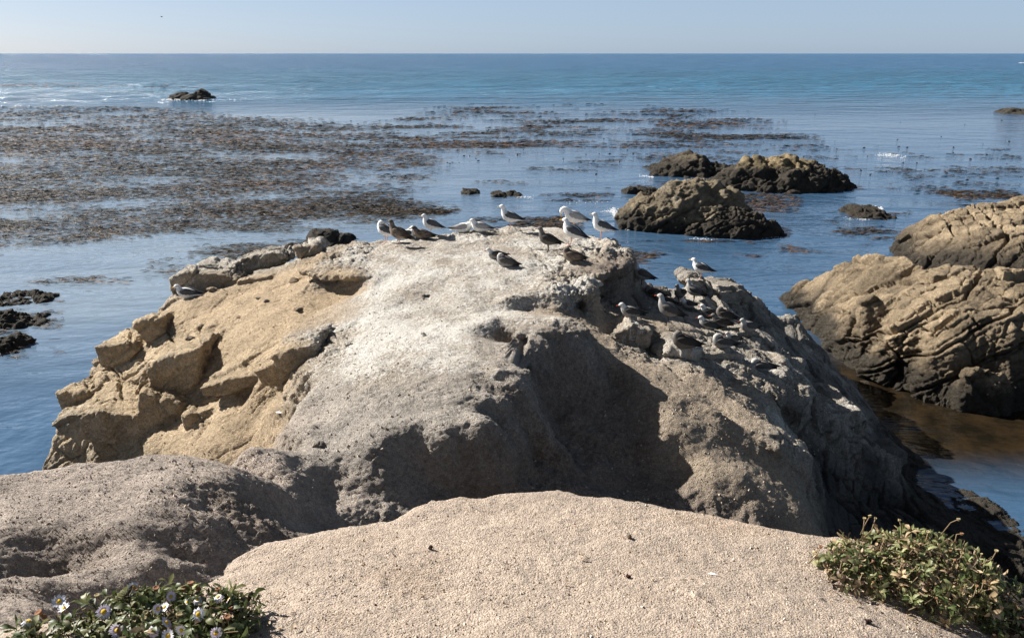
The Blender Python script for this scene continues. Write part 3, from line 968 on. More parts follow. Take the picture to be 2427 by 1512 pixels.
def sea_rock(label, prof, vbase, depth, tagname, vox, sc, bed, skew=0.0, top=None, tide=.5, blk=1.0, lump=2.0, name='sea_rock', group=None, power=.8):
    """prof: (u, v) along the skyline, from waterline to waterline; its front foot is seen at row vbase"""
    yf = PZ(prof[0][0], vbase, WATER_Z)[1]
    yr = yf + depth * .45
    P3 = [PY(u, v, yr) for u, v in prof]
    px = np.array([p[0] for p in P3]); pz = np.array([p[2] for p in P3])
    res = vox * 1.6
    xs = np.arange(px.min() - .3, px.max() + .3, res)
    ys = np.arange(yf - .35, yf + depth + .35, res)
    X, Y = np.meshgrid(xs, ys)
    Hh = np.interp(xs, px, pz) - WATER_Z
    Hh = np.where((xs < px.min()) | (xs > px.max()), -1, Hh)
    wid = np.clip(np.minimum(xs - px.min(), px.max() - xs) / (0.35 * (px.max() - px.min())), 0, 1) ** .6
    yc = yr + skew * (xs - xs.mean())
    q = np.stack([X.ravel(), Y.ravel(), 0 * X.ravel()], 1)
    wob = 0.18 * fbm(q * 1.2 / sc, 3).reshape(X.shape)
    t = np.where(Y < yc, (yc - Y) / (depth * .45 * (.35 + .65 * wid) + 1e-3), (Y - yc) / (depth * .55 * (.35 + .65 * wid) + 1e-3)) + wob
    t = np.clip(t, 0, 3)
    hz = np.where(t < 1, (1 - t ** 1.7) ** power, -(t - 1) * 2)
    Z = WATER_Z + np.where(Hh > 0, np.where(hz > 0, hz * Hh, hz), -1)
    Z = np.maximum(Z, WATER_Z - 1.2)
    V, faces = closed_solid(xs, ys, Z, WATER_Z - 1.4)
    co, fq = voxel_mesh(V.tolist(), faces, vox)
    co, fq = keep_above(co, fq, WATER_Z - .3)
    co = relax(co, fq, 2)
    c, g, a, b = TAGS[tagname]
    n = len(co)
    co, nrm, tint = weather(co, fq, np.full(n, a * sc, np.float32), np.full(n, blk, np.float32), bed, sc, 1.0, lump)
    col = np.tile(np.array(c, np.float32), (n, 1)) * tint[:, None]
    gu = np.zeros(n, np.float32)
    if top is not None:
        ct, zt, gg = top
        zr = (co[:, 2] - WATER_Z) / np.maximum(Hh.max(), .1) + .25 * fbm(co * .9 / sc, 3)
        w = sstep(zt - .08, zt + .08, zr)[:, None]
        col = col * (1 - w) + np.array(ct, np.float32) * w * tint[:, None]
        gu = w[:, 0] * gg
    return finish_rock(name, label, co, fq, col, gu, M_ROCK_FAR, tide, group)


BEDM = rot_frame(R(190), R(30))
tan = (.38, .31, .21)
sea_rock('sloping tan rock topped with white droppings, standing in the sea behind the gulls', [(1462, 560), (1470, 500), (1500, 478), (1550, 462), (1600, 437), (1655, 424), (1700, 432), (1745, 455), (1765, 490), (1780, 530), (1790, 565)],
         556, 4.2, 'D', .05, 1.3, BEDM, top=((.26, .21, .14), .22, .30), tide=.35)
sea_rock('low black weedy rock leaning against the right foot of the tan topped rock', [(1635, 570), (1660, 520), (1700, 497), (1760, 495), (1800, 512), (1835, 530), (1852, 560)],
         566, 2.6, 'D', .045, 1.0, BEDM, tide=.6)
sea_rock('rounded dark rock with a brownish crest, farthest of the trio in the bay', [(1515, 420), (1545, 405), (1580, 382), (1620, 367), (1660, 368), (1690, 385), (1735, 402), (1765, 425)],
         421, 5.0, 'D', .08, 1.8, BEDM, top=((.13, .105, .07), .75, 0), tide=.6)
sea_rock('long dark rock with three tan teeth along its ridge', [(1665, 450), (1690, 422), (1745, 395), (1770, 378), (1800, 372), (1812, 384), (1850, 370), (1880, 366), (1888, 384), (1930, 385), (1960, 402), (2000, 415), (2018, 440), (2020, 456)],
         457, 5.0, 'D', .07, 1.7, BEDM, top=((.26, .20, .115), .68, 0.04), tide=.6)
sea_rock('small dark weedy rock peeking out left of the sloping tan rock', [(1465, 462), (1490, 445), (1520, 441), (1550, 446), (1575, 462)], 462, 1.8, 'D', .05, 1.0, BEDM)
sea_rock('black wave-washed islet far out in the bay', [(395, 236), (420, 224), (440, 220), (455, 222), (466, 214), (476, 220), (492, 232), (505, 237)], 238, 8.0, 'K', .16, 3.5, BEDM, tide=3.0)
sea_rock('low black skerry far out, cut by the edge of the view', [(2370, 268), (2390, 264), (2410, 261), (2450, 262), (2500, 270)], 273, 7.0, 'K', .16, 3.0, BEDM, tide=3.0)
sea_rock('flat dark rock awash under a white foam patch', [(1998, 520), (2015, 496), (2040, 488), (2075, 494), (2100, 508), (2120, 520)], 520, 2.6, 'D', .05, 1.0, BEDM, tide=1.0)
sea_rock('low weedy reef rock awash between the kelp and the gulls', [(1150, 468), (1180, 461), (1215, 460), (1258, 468)], 468, 1.2, 'D', .05, 1.0, BEDM, tide=1.0)
sea_rock('tiny weedy reef rock at the tip of the kelp bed', [(1082, 462), (1105, 451), (1125, 453), (1144, 462)], 461, 1.2, 'D', .05, 1.0, BEDM, tide=1.0)
sea_rock('black blocky rock poking up behind the pale top of the headland', [(715, 590), (726, 558), (740, 545), (790, 545), (800, 560), (815, 556), (835, 575), (858, 592)], 592, 2.2, 'K', .04, .9, BEDM, tide=.8)
sea_rock('weed covered rock farthest up the water beside the cliff', [(-60, 722), (0, 706), (60, 704), (110, 706), (138, 717)], 724, 1.3, 'D', .035, .8, BEDM, tide=1.0)
sea_rock('weed covered rock with a pale flank, second up from the cliff foot', [(-60, 770), (0, 740), (20, 738), (45, 755), (85, 761), (138, 768), (142, 776)], 778, 1.1, 'D', .035, .8, BEDM, tide=1.0)
sea_rock('weed covered rock in the water nearest the orange cliff', [(-60, 840), (0, 796), (40, 799), (60, 819), (92, 836)], 838, 1.1, 'D', .035, .8, BEDM, tide=1.0)
sea_rock('flat brown weed clump showing just over the mound crest', [(-40, 1112), (10, 1100), (60, 1100), (80, 1112)], 1113, .6, 'D', .02, .5, BEDM, tide=1.0)

# ------------------------------------------------------------------ the sea
wv = NT('sea_water')
wp = wv.n('ShaderNodeTexCoord').outputs['Object']
sep = wv.n('ShaderNodeSeparateXYZ'); wv.l(wp, sep.inputs[0])
yy = sep.outputs[1]; xx = sep.outputs[0]


def mapr(v, a, b):
    x = wv.n('ShaderNodeMapRange', interpolation_type='SMOOTHSTEP')
    wv.l(v, x.inputs[0]); x.inputs[1].default_value = a; x.inputs[2].default_value = b
    return x.outputs[0]


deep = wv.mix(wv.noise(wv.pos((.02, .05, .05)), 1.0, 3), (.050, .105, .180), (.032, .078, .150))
sky_sheen = wv.math('MULTIPLY', mapr(yy, 13, 24), wv.math('SUBTRACT', 1.0, mapr(yy, 85, 125)))
sky_sheen = wv.math('MULTIPLY', sky_sheen, wv.math('SUBTRACT', 1.0, mapr(wv.math('DIVIDE', xx, yy), -.42, .28)))
sky_sheen = wv.math('MULTIPLY', sky_sheen, wv.ramp(wv.noise(wv.pos((.12, .3, .2)), 1.0, 4), [(.3, .55), (.65, 1.0)]))
deep = wv.mix(sky_sheen, deep, (.20, .255, .31))  # paler base colour towards the left imitates bright sky reflected in the water
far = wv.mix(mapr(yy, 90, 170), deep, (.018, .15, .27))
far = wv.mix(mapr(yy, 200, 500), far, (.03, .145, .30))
chan = wv.math('MULTIPLY', mapr(xx, 4.2, 6.0), wv.math('SUBTRACT', 1.0, mapr(yy, 16.5, 21.0)))
chan = wv.math('MULTIPLY', chan, mapr(yy, 10.8, 13.0))
cn = wv.mix(wv.ramp(wv.noise(wv.pos(), 1.6, 6, .65), [(.38, 0.0), (.66, 1.0)]), (.010, .008, .005), (.034, .022, .011))
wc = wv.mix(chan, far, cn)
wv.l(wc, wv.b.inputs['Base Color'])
wv.l(wv.math('ADD', .06, wv.math('MULTIPLY', mapr(yy, 70, 200), .16)), wv.b.inputs['Roughness'])
wv.b.inputs['IOR'].default_value = 1.42
gust = wv.ramp(wv.noise(wv.pos((.012, .055, .05), (0, 0, .05)), 1.0, 5, .68), [(.34, .10), (.66, 1.0)])
spec = wv.mix(mapr(yy, 70, 170), (.5, .5, .5), wv.mix(gust, (.12, .12, .12), (.40, .40, .40)))
wv.l(spec, wv.b.inputs['Specular IOR Level'])
w0 = wv.noise(wv.pos((1.0, 1.8, 1.0), (0, 0, .3)), 3.2, 3, .55, .3)
w1 = wv.noise(wv.pos((.5, 1.3, 1.0), (0, 0, .22)), 1.0, 4, .55, .3)
w2 = wv.noise(wv.pos((.14, .30, .2), (0, 0, -.12)), 1.0, 5, .6, .3)
w3 = wv.noise(wv.pos((.02, .05, .05)), 1.0, 5, .6)
calm = wv.math('ADD', .06, wv.math('MULTIPLY', mapr(yy, 80, 190), .95))
calm = wv.math('MULTIPLY', calm, wv.math('ADD', .35, wv.noise(wv.pos((.03, .07, .05)), 1.0, 3)))
prev = None
for h, dist_, amt in ((w3, 34.0, mapr(yy, 90, 260)), (w2, 7.0, calm), (w1, .12, calm), (w0, .016, None)):
    x = wv.n('ShaderNodeBump')
    x.inputs['Distance'].default_value = dist_
    x.inputs['Strength'].default_value = 1.0
    hh = wv.math('MULTIPLY', h, amt) if amt is not None else h
    wv.l(hh, x.inputs['Height'])
    if prev is not None:
        wv.l(prev, x.inputs['Normal'])
    prev = x.outputs[0]
wv.l(prev, wv.b.inputs['Normal'])
S = 30000
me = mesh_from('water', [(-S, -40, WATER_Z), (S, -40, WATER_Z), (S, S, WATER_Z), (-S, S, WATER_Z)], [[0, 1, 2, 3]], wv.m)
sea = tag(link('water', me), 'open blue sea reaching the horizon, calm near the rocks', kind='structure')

# ------------------------------------------------------------------ kelp, floats and foam on the water
def in_poly(u, v, poly):
    c = np.zeros(len(u), bool)
    n = len(poly)
    for i in range(n):
        (x1, y1), (x2, y2) = poly[i], poly[(i + 1) % n]
        k = ((y1 > v) != (y2 > v)) & (u < (x2 - x1) * (v - y1) / (y2 - y1 + 1e-9) + x1)
        c ^= k
    return c


def unproj(u, v, z):
    yc = (756.0 - v) / F
    t = z / (-SP + yc * CP)
    return np.stack([(u - 1213.5) / F * t, (CP + yc * SP) * t, np.full_like(t, z)], 1)


def kelp_points(poly, n, lo, sc=.22, seed=0, soft=.25):
    pu = np.array(poly)
    out = []
    got = 0
    for _ in range(40):
        u = rng.uniform(pu[:, 0].min(), pu[:, 0].max(), n)
        v = rng.uniform(pu[:, 1].min(), pu[:, 1].max(), n)
        k = in_poly(u + 25 * rng.normal(size=n), v + 5 * rng.normal(size=n), poly)
        p = unproj(u[k], v[k], WATER_Z)
        if len(p) == 0:
            continue
        q = np.stack([p[:, 0] * sc * .55, p[:, 1] * sc, np.full(len(p), seed + .5)], 1)
        d = fbm(q, 5, .6)
        k = rng.random(len(p)) < sstep(lo, lo + soft, d)
        out.append(p[k])
        got += k.sum()
        if got >= n:
            break
    return np.concatenate(out)[:n]


pts = [kelp_points([(-750, 270), (300, 252), (560, 278), (900, 300), (1010, 330), (1030, 400), (930, 470), (1090, 500), (900, 540), (700, 548), (480, 545), (300, 560), (150, 578), (-750, 620)], 70000, -.46, .22, 0, .8),
       kelp_points([(-700, 300), (420, 290), (800, 330), (900, 400), (600, 470), (-700, 490)], 8000, -.12, .15, 9, .4),
       kelp_points([(880, 300), (1080, 250), (1300, 246), (1600, 258), (1760, 272), (1900, 322), (1980, 345), (1500, 352), (1000, 352)], 8000, -.10, .16, 3, .5),
       kelp_points([(900, 352), (1500, 350), (1980, 345), (2427, 330), (2427, 470), (2050, 470), (1450, 470), (1050, 420)], 1900, .12, .3, 5, .2),
       kelp_points([(820, 498), (1000, 490), (1380, 505), (1380, 545), (1250, 540), (860, 550)], 2200, -.1, .3, 6, .3),
       kelp_points([(1280, 462), (1450, 458), (1460, 478), (1300, 478)], 250, -.1, .5, 6),
       kelp_points([(1740, 462), (1870, 458), (1900, 480), (1860, 505), (1760, 500)], 900, -.4, .4, 7),
       kelp_points([(1980, 458), (2250, 452), (2420, 462), (2420, 500), (2150, 490), (2000, 480)], 900, .0, .3, 8),
       kelp_points([(2000, 520), (2140, 500), (2160, 560), (1900, 600), (1850, 590)], 500, .05, .5, 8),
       kelp_points([(1500, 575), (1850, 570), (1850, 640), (1520, 640)], 350, .05, .6, 4),
       kelp_points([(-600, 585), (200, 575), (760, 560), (740, 600), (520, 640), (380, 665), (-600, 690)], 3400, -.05, .35, 2, .35),
       kelp_points([(-60, 198), (250, 200), (480, 205), (480, 209), (-60, 208)], 350, -.2, .1, 1),
       kelp_points([(-60, 690), (140, 690), (150, 850), (-60, 860)], 700, .0, .9, 1),
       kelp_points([(2180, 1180), (2427, 1215), (2427, 1330), (2330, 1260), (2230, 1200)], 500, .05, 1.2, 1)]
kp = np.concatenate(pts)
n = len(kp)
Yk = kp[:, 1]
L = rng.uniform(.14, .42, n) * (Yk / 32) ** .6
Wd = rng.uniform(.006, .016, n) * (Yk / 32) ** .8
head = rng.normal(.05, .36, n) + np.where(rng.random(n) < .5, 0, math.pi)
curve = rng.normal(0, 1.2, n)
rise = np.where(rng.random(n) < .18, rng.uniform(.02, .06, n), rng.uniform(.0, .012, n)) * (Yk / 32) ** .2
tilt = rng.uniform(.02, .75, n)
V = []
for k in range(4):
    s = k / 3
    ang = head + curve * (s - .5)
    dx = np.cos(ang); dy = np.sin(ang)
    cx = kp[:, 0] + L * (s - .5) * np.cos(head) - L * .25 * curve * (s - .5) ** 2 * np.sin(head)
    cy = kp[:, 1] + L * (s - .5) * np.sin(head) + L * .25 * curve * (s - .5) ** 2 * np.cos(head)
    cz = WATER_Z + .012 + rise * math.sin(math.pi * min(1, s * 1.1))
    w = Wd * (0.35 + 0.9 * math.sin(math.pi * (0.12 + .8 * s)))
    for sg in (-1, 1):
        V.append(np.stack([cx - dy * w * sg * np.cos(tilt), cy + dx * w * sg * np.cos(tilt), cz + w * sg * np.sin(tilt) + w * .5], 1))
V = np.stack(V, 1)
base = (np.arange(n) * 8)[:, None]
fk = np.concatenate([base + np.array([[0, 1, 3, 2]]), base + np.array([[2, 3, 5, 4]]), base + np.array([[4, 5, 7, 6]])]).astype(np.int32)
tone = fbm(np.stack([kp[:, 0] * .06, kp[:, 1] * .10, np.full(n, 3.3)], 1), 3)
mixw = sstep(.08, .38, tone + .22 * rng.normal(size=n))[:, None]
c = np.array([.050, .038, .026]) * (1 - mixw) + np.array([.118, .070, .042]) * mixw
c = c * rng.uniform(.4, 2.0, n)[:, None]
M_KELP = plain_material('kelp_blade', None, .7, 'col', .2, .2, 9)
me = mesh_from('kelp', V.reshape(-1, 3), fk, M_KELP)
set_col(me, 'col', np.repeat(c, 8, 0))
tag(link('kelp', me), 'brown kelp blades floating in a wide bed on the calm blue water', kind='stuff')

M_BULB = plain_material('kelp_bulb_skin', (.03, .02, .012), .35)


def lathe(prof, seg=8, axis_z=True):
    V, Fc = [], []
    for (r, z) in prof:
        for k in range(seg):
            a = 2 * math.pi * k / seg
            V.append((r * math.cos(a), r * math.sin(a), z))
    for i in range(len(prof) - 1):
        for k in range(seg):
            Fc.append([i * seg + k, i * seg + (k + 1) % seg, (i + 1) * seg + (k + 1) % seg, (i + 1) * seg + k])
    Fc.append(list(range(seg))[::-1])
    Fc.append([(len(prof) - 1) * seg + k for k in range(seg)])
    return V, Fc


bV, bF = lathe([(.03, -.06), (.085, -.02), (.10, .02), (.08, .07), (.04, .10)], 7)
bme = mesh_from('kelp_float', bV, bF, M_BULB, True)
spots = [(1060, 386), (1066, 388), (1072, 385), (1088, 386), (1128, 376), (1134, 381), (1335, 377), (1226, 366), (1232, 366), (1100, 370), (1010, 380), (965, 372), (935, 366),
         (1500, 366), (1482, 372), (1445, 365), (1420, 365), (1850, 445), (1880, 432), (1905, 372), (1870, 410), (2040, 405), (2062, 414), (2100, 405), (2130, 348), (2150, 350), (2260, 350), (2330, 342)]
while len(spots) < 84:
    u, v = rng.uniform(820, 2420), rng.uniform(268, 455)
    if not (1480 < u < 2030 and 365 < v < 470) and (v > 300 or u > 1500):
        spots.append((u, v))
for i, (u, v) in enumerate(spots):
    x, y, z = PZ(u, v, WATER_Z)
    s = rng.uniform(.5, 1.05) * (y / 48) ** .2
    o = link('kelp_float', bme, None, (x, y, WATER_Z), (rng.normal(0, .35), rng.normal(0, .35), rng.uniform(0, 6)), (s * 1.2, s, s * rng.uniform(.3, .6)))
    tag(o, 'small dark kelp bulb bobbing on the open water beyond the gulls', 'kelp float', 'kelp bulbs dotted over the bay')

M_FOAM = plain_material('foam_white', (.78, .80, .82), .6)


def foam(rows):
    """rows: (u0, v0, u1, v1, n, spread px, height)"""
    Vs, Fs = [], []
    for (u0, v0, u1, v1, n, spr, hgt, size) in rows:
        for k in range(n):
            s = rng.random()
            u = u0 + (u1 - u0) * s + rng.normal(0, spr * .8)
            v = v0 + (v1 - v0) * s + rng.normal(0, spr * (.14 if hgt > .15 else .22))
            x, y, z = PZ(u, v, WATER_Z)
            zz = WATER_Z + .015 + hgt * .6 * abs(rng.normal(0, .5))
            r = .55 * size * (y / 30) ** .8 * rng.uniform(.25, 1.3)
            o = len(Vs)
            m = 6
            for j in range(m):
                a = 2 * math.pi * j / m
                Vs.append((x + r * 1.7 * math.cos(a) * rng.uniform(.7, 1.2), y + r * math.sin(a), zz + (0 if hgt == 0 else .5 * r * math.sin(a))))
            Vs.append((x, y, zz + r * .45))
            for j in range(m):
                Fs.append([o + j, o + (j + 1) % m, o + m])
    return Vs, Fs


fV, fF = foam([(392, 238, 440, 237, 90, 6, .25, .06), (440, 238, 490, 238, 50, 8, 0, .05), (490, 237, 570, 238, 60, 8, 0, .03), (375, 238, 400, 238, 25, 6, 0, .03),
               (1452, 500, 1468, 522, 260, 6, .22, .04), (1430, 502, 1462, 500, 60, 8, .0, .035), (2045, 493, 2085, 495, 260, 8, .06, .045), (2082, 368, 2140, 371, 70, 9, .06, .04), (2095, 367, 2112, 369, 30, 4, .14, .04),
               (1640, 566, 1690, 569, 70, 7, 0, .03), (1520, 417, 1550, 421, 60, 6, .0, .035), (1225, 466, 1260, 470, 50, 8, 0, .035), (2378, 265, 2392, 268, 25, 4, .1, .04),
               (2416, 150, 2427, 150, 20, 3, .3, .06), (1340, 478, 1440, 482, 30, 10, 0, .03), (1465, 524, 1490, 548, 60, 4, .04, .03), (1790, 565, 1855, 563, 60, 5, 0, .03), (1690, 456, 1740, 459, 40, 6, 0, .03), (1900, 872, 1985, 860, 0, 4, 0, .02), (2000, 519, 2060, 522, 50, 6, 0, .03), (1790, 478, 1800, 480, 5, 8, 0, .03)])
fme = mesh_from('sea_foam', fV, fF, M_FOAM, True)
tag(link('sea_foam', fme), 'white foam where small waves break on the rocks', kind='stuff')


# ------------------------------------------------------------------ gulls
def loft(rings, seg=12):
    V, Fc = [], []
    n = len(rings)
    for i, (c, ax, r1, r2) in enumerate(rings):
        c = np.array(c); t = np.array(ax, float); t /= np.linalg.norm(t)
        s = np.array([0, 1, 0.0])
        if abs(t[1]) > .8:
            s = np.array([1, 0, 0.0])
        s = s - t * (s @ t); s /= np.linalg.norm(s)
        w = np.cross(t, s)
        for k in range(seg):
            a = 2 * math.pi * k / seg
            V.append(c + s * r1 * math.cos(a) + w * r2 * math.sin(a))
    for i in range(n - 1):
        for k in range(seg):
            Fc.append([i * seg + k, i * seg + (k + 1) % seg, (i + 1) * seg + (k + 1) % seg, (i + 1) * seg + k])
    Fc.append(list(range(seg))[::-1])
    Fc.append([(n - 1) * seg + k for k in range(seg)])
    return V, Fc


KINDS = {  # head, breast, belly, tail, wing, wing tip, beak, leg
    'adult': dict(head=(.80, .80, .79), body=(.78, .78, .77), tail=(.75, .75, .75), wing=(.085, .09, .10), tip=(.012, .012, .014), beak=(.65, .40, .06), leg=(.50, .32, .27)),
    'pale': dict(head=(.80, .80, .79), body=(.78, .78, .77), tail=(.75, .75, .75), wing=(.30, .30, .30), tip=(.02, .02, .02), beak=(.60, .36, .08), leg=(.50, .32, .27)),
    'brown': dict(head=(.12, .10, .085), body=(.20, .165, .13), tail=(.05, .04, .035), wing=(.11, .085, .065), tip=(.02, .017, .015), beak=(.03, .03, .03), leg=(.35, .25, .22)),
    'grey': dict(head=(.42, .41, .39), body=(.24, .23, .22), tail=(.02, .02, .02), wing=(.085, .080, .076), tip=(.012, .012, .012), beak=(.35, .05, .03), leg=(.03, .03, .03)),
    'dark': dict(head=(.17, .155, .14), body=(.115, .105, .095), tail=(.02, .018, .017), wing=(.042, .038, .035), tip=(.012, .012, .012), beak=(.30, .06, .03), leg=(.03, .03, .03)),
    'light': dict(head=(.66, .65, .62), body=(.26, .25, .235), tail=(.02, .02, .02), wing=(.055, .052, .050), tip=(.012, .012, .012), beak=(.40, .06, .03), leg=(.03, .03, .03)),
}
M_FEATHER = plain_material('plumage', None, .8, 'col', .15, .22, 70)
M_BEAK = {}
M_EYE = plain_material('gull_eye', (.01, .01, .01), .2)
_gull_cache = {}


def gull_meshes(kind, pose, sit):
    key = (kind, pose, sit)
    if key in _gull_cache:
        return _gull_cache[key]
    K = KINDS[kind]
    dz = -.15 if sit else 0.0
    sp = [((-.27, 0, .195), .042, .007, 'tail'), ((-.22, 0, .208), .050, .016, 'tail'), ((-.17, 0, .220), .056, .036, 'tail'), ((-.12, 0, .232), .074, .066, 'body'), ((-.04, 0, .242), .098, .097, 'body'),
          ((.04, 0, .256), .104, .108, 'body'), ((.105, 0, .280), .092, .100, 'body')]
    if pose == 'up':
        sp += [((.145, 0, .325), .066, .074, 'body'), ((.163, 0, .372), .049, .054, 'head'), ((.172, 0, .412), .043, .046, 'head'), ((.190, 0, .440), .043, .045, 'head'), ((.216, 0, .446), .037, .038, 'head'), ((.242, 0, .438), .023, .024, 'head'), ((.258, 0, .433), .010, .011, 'head')]
        bk, bd = (.250, 0, .434), (1, 0, -.12)
    elif pose == 'rest':
        sp += [((.142, 0, .318), .068, .074, 'body'), ((.155, 0, .352), .052, .055, 'head'), ((.165, 0, .380), .045, .046, 'head'), ((.184, 0, .398), .043, .044, 'head'), ((.210, 0, .400), .036, .037, 'head'), ((.234, 0, .392), .023, .023, 'head'), ((.250, 0, .387), .010, .010, 'head')]
        bk, bd = (.242, 0, .388), (1, 0, -.15)
    elif pose == 'tuck':
        sp += [((.136, 0, .318), .068, .072, 'body'), ((.142, .005, .356), .052, .052, 'head'), ((.130, .015, .380), .045, .043, 'head'), ((.106, .022, .386), .040, .038, 'head'), ((.078, .026, .380), .030, .030, 'head'), ((.056, .028, .374), .016, .016, 'head')]
        bk, bd = (.064, .028, .375), (-1, .1, -.25)
    else:  # preen: head bent down in front of the breast
        sp += [((.145, 0, .325), .066, .070, 'body'), ((.190, 0, .362), .050, .052, 'head'), ((.232, 0, .372), .045, .046, 'head'), ((.262, 0, .350), .042, .042, 'head'), ((.270, 0, .318), .034, .035, 'head'), ((.266, 0, .294), .021, .021, 'head'), ((.262, 0, .280), .010, .010, 'head')]
        bk, bd = (.264, 0, .287), (-.2, 0, -1)
    rings = []
    for i, (c, r1, r2, tg) in enumerate(sp):
        a = np.array(sp[max(0, i - 1)][0]); b = np.array(sp[min(len(sp) - 1, i + 1)][0])
        rings.append(((c[0], c[1], c[2] + dz), b - a, r1, r2))
    V, Fc = loft(rings, 12)
    C = []
    rr = np.random.default_rng(len(kind) * 7 + len(pose))
    for (c, r1, r2, tg) in sp:
        for k in range(12):
            col = np.array(K[tg])
            if kind == 'brown':
                col = col * rr.uniform(.45, 1.7)
            C.append(col)
    if not sit:
        for sy in (-1, 1):
            pts = [((-.005, sy * .040, .19), .020), ((.0, sy * .040, .135), .010), ((-.012, sy * .040, .07), .006), ((.0, sy * .040, .008), .006)]
            rg = []
            for i, (c, r) in enumerate(pts):
                a = np.array(pts[max(0, i - 1)][0]); b = np.array(pts[min(3, i + 1)][0])
                rg.append((c, b - a, r, r))
            v2, f2 = loft(rg, 6)
            o = len(V); V += v2; Fc += [[i + o for i in f] for f in f2]
            C += [np.array(K['body'])] * 6 + [np.array(K['leg'])] * 18
            o = len(V)   # webbed foot
            V += [(-.012, sy * .040 - .006, .004), (-.012, sy * .040 + .006, .004), (.055, sy * .040 + .028, .003), (.062, sy * .040, .004), (.055, sy * .040 - .028, .003), (.0, sy * .040, .014)]
            Fc += [[o, o + 5, o + 1], [o + 1, o + 5, o + 2], [o + 2, o + 5, o + 3], [o + 3, o + 5, o + 4], [o + 4, o + 5, o], [o, o + 1, o + 2, o + 3, o + 4]]
            C += [np.array(K['leg'])] * 6
    me = mesh_from('gull_body', np.array(V), Fc, M_FEATHER, True)
    set_col(me, 'col', np.array(C))
    body = me
    wings = []
    for sy in (-1, 1):
        prof = [(.125, .292, .012, .086), (.105, .290, .040, .094), (.06, .286, .060, .104), (.0, .280, .064, .106), (-.06, .270, .058, .098), (-.12, .256, .045, .080), (-.18, .242, .032, .056), (-.24, .230, .020, .036), (-.30, .222, .010, .020), (-.335, .219, .003, .010)]
        V, Fc, C = [], [], []
        m = 7
        for i, (x, zc, hz, yo) in enumerate(prof):
            for k in range(m):
                a = -1.15 + 2.5 * k / (m - 1)
                bulge = yo * (0.80 + .25 * math.cos(a - .1))
                V.append((x, sy * bulge * (1 if k < m - 1 else .55), zc + dz + hz * math.sin(a) * 1.05 + .010))
                w = min(1, max(0, (-.13 - x) / .10)) * (1 if k < 5 else .5)
                col = np.array(K['wing']) * (1 - w) + np.array(K['tip']) * w
                if kind in ('adult', 'pale') and k == 0 and -.2 < x < .02:
                    col = np.array((.7, .7, .7))
                if kind == 'brown':
                    col = col * rr.uniform(.4, 1.9)
                C.append(col)
        nn = len(prof) * m
        V += [(x, y - sy * .012, z - .004) for (x, y, z) in V[:nn]]
        C += C[:nn]
        for i in range(len(prof) - 1):
            for k in range(m - 1):
                q = [i * m + k, i * m + k + 1, (i + 1) * m + k + 1, (i + 1) * m + k]
                Fc.append(q if sy > 0 else q[::-1])
                q2 = [a + nn for a in q]
                Fc.append(q2[::-1] if sy > 0 else q2)
        for i in range(len(prof) - 1):
            for k in (0, m - 1):
                Fc.append([i * m + k, (i + 1) * m + k, (i + 1) * m + k + nn, i * m + k + nn])
        me = mesh_from('gull_wing', np.array(V), Fc, M_FEATHER, True)
        set_col(me, 'col', np.array(C))
        wings.append(me)
    if kind not in M_BEAK:
        M_BEAK[kind] = plain_material('beak_' + kind, K['beak'], .4)
    b = np.array(bk) + (0, 0, dz); d = np.array(bd, float); d /= np.linalg.norm(d)
    v2, f2 = loft([(b, d, .011, .012), (b + d * .022, d, .008, .010), (b + d * .042 + (0, 0, -.002), d, .005, .009), (b + d * .054 + (0, 0, -.008), d, .002, .004)], 7)
    beak = mesh_from('gull_beak', np.array(v2), f2, M_BEAK[kind], True)
    hc = np.array(sp[-3][0]) + (0, 0, dz + .006)
    eye = []
    for sy in (-1, 1):
        v3, f3 = loft([(hc + (0, sy * (sp[-3][1] * .80), 0), (0, sy, 0), .0065, .0065), (hc + (0, sy * (sp[-3][1] * .80 + .006), 0), (0, sy, 0), .003, .003)], 6)
        eye.append(mesh_from('gull_eye', np.array(v3), f3, M_EYE, True))
    _gull_cache[key] = (body, wings, beak, eye)
    return _gull_cache[key]


def hit(bv, u, v):
    d = Vector(ray(u, v)).normalized()
    r = bv.ray_cast(Vector((0, 0, 0)), d)
    return r


def place_gull(u, v, kind, pose, sit, yaw, scale, label, group, on=None):
    """feet seen at (u, v); yaw 0 faces left in the picture"""
    if on == 'water':
        p = Vector(PZ(u, v, WATER_Z)) + Vector((0, 0, -.03))
    else:
        r = hit(BV_HEAD, u, v)
        if r[0] is None:
            for dv in range(2, 60, 2):
                r = hit(BV_HEAD, u, v + dv)
                if r[0] is not None:
                    break
        p = r[0]
        # settle on the rock straight below
        q = BV_HEAD.ray_cast(p + Vector((0, .03, .25)), Vector((0, 0, -1)))
        if q[0] is not None and abs(q[0].z - p.z) < .25:
            p = q[0]
        p = p - Vector((0, 0, .02 if sit else .006))
    body, wings, beak, eye = gull_meshes(kind, pose, sit)
    e = bpy.data.objects.new('gull', None)
    COL.objects.link(e)
    e.location = p
    e.rotation_euler = (0, rng.normal(0 if sit else -.12, .05), math.pi + R(yaw + rng.normal(0, 6)))
    e.scale = (scale * .92, scale * .95, scale * 1.0)
    e.empty_display_size = .1
    tag(e, label, 'gull', group)
    link('body', body, e)
    link('wing', wings[0], e)
    link('wing', wings[1], e)
    link('beak', beak, e)
    link('eye', eye[0], e)
    link('eye', eye[1], e)
    return e


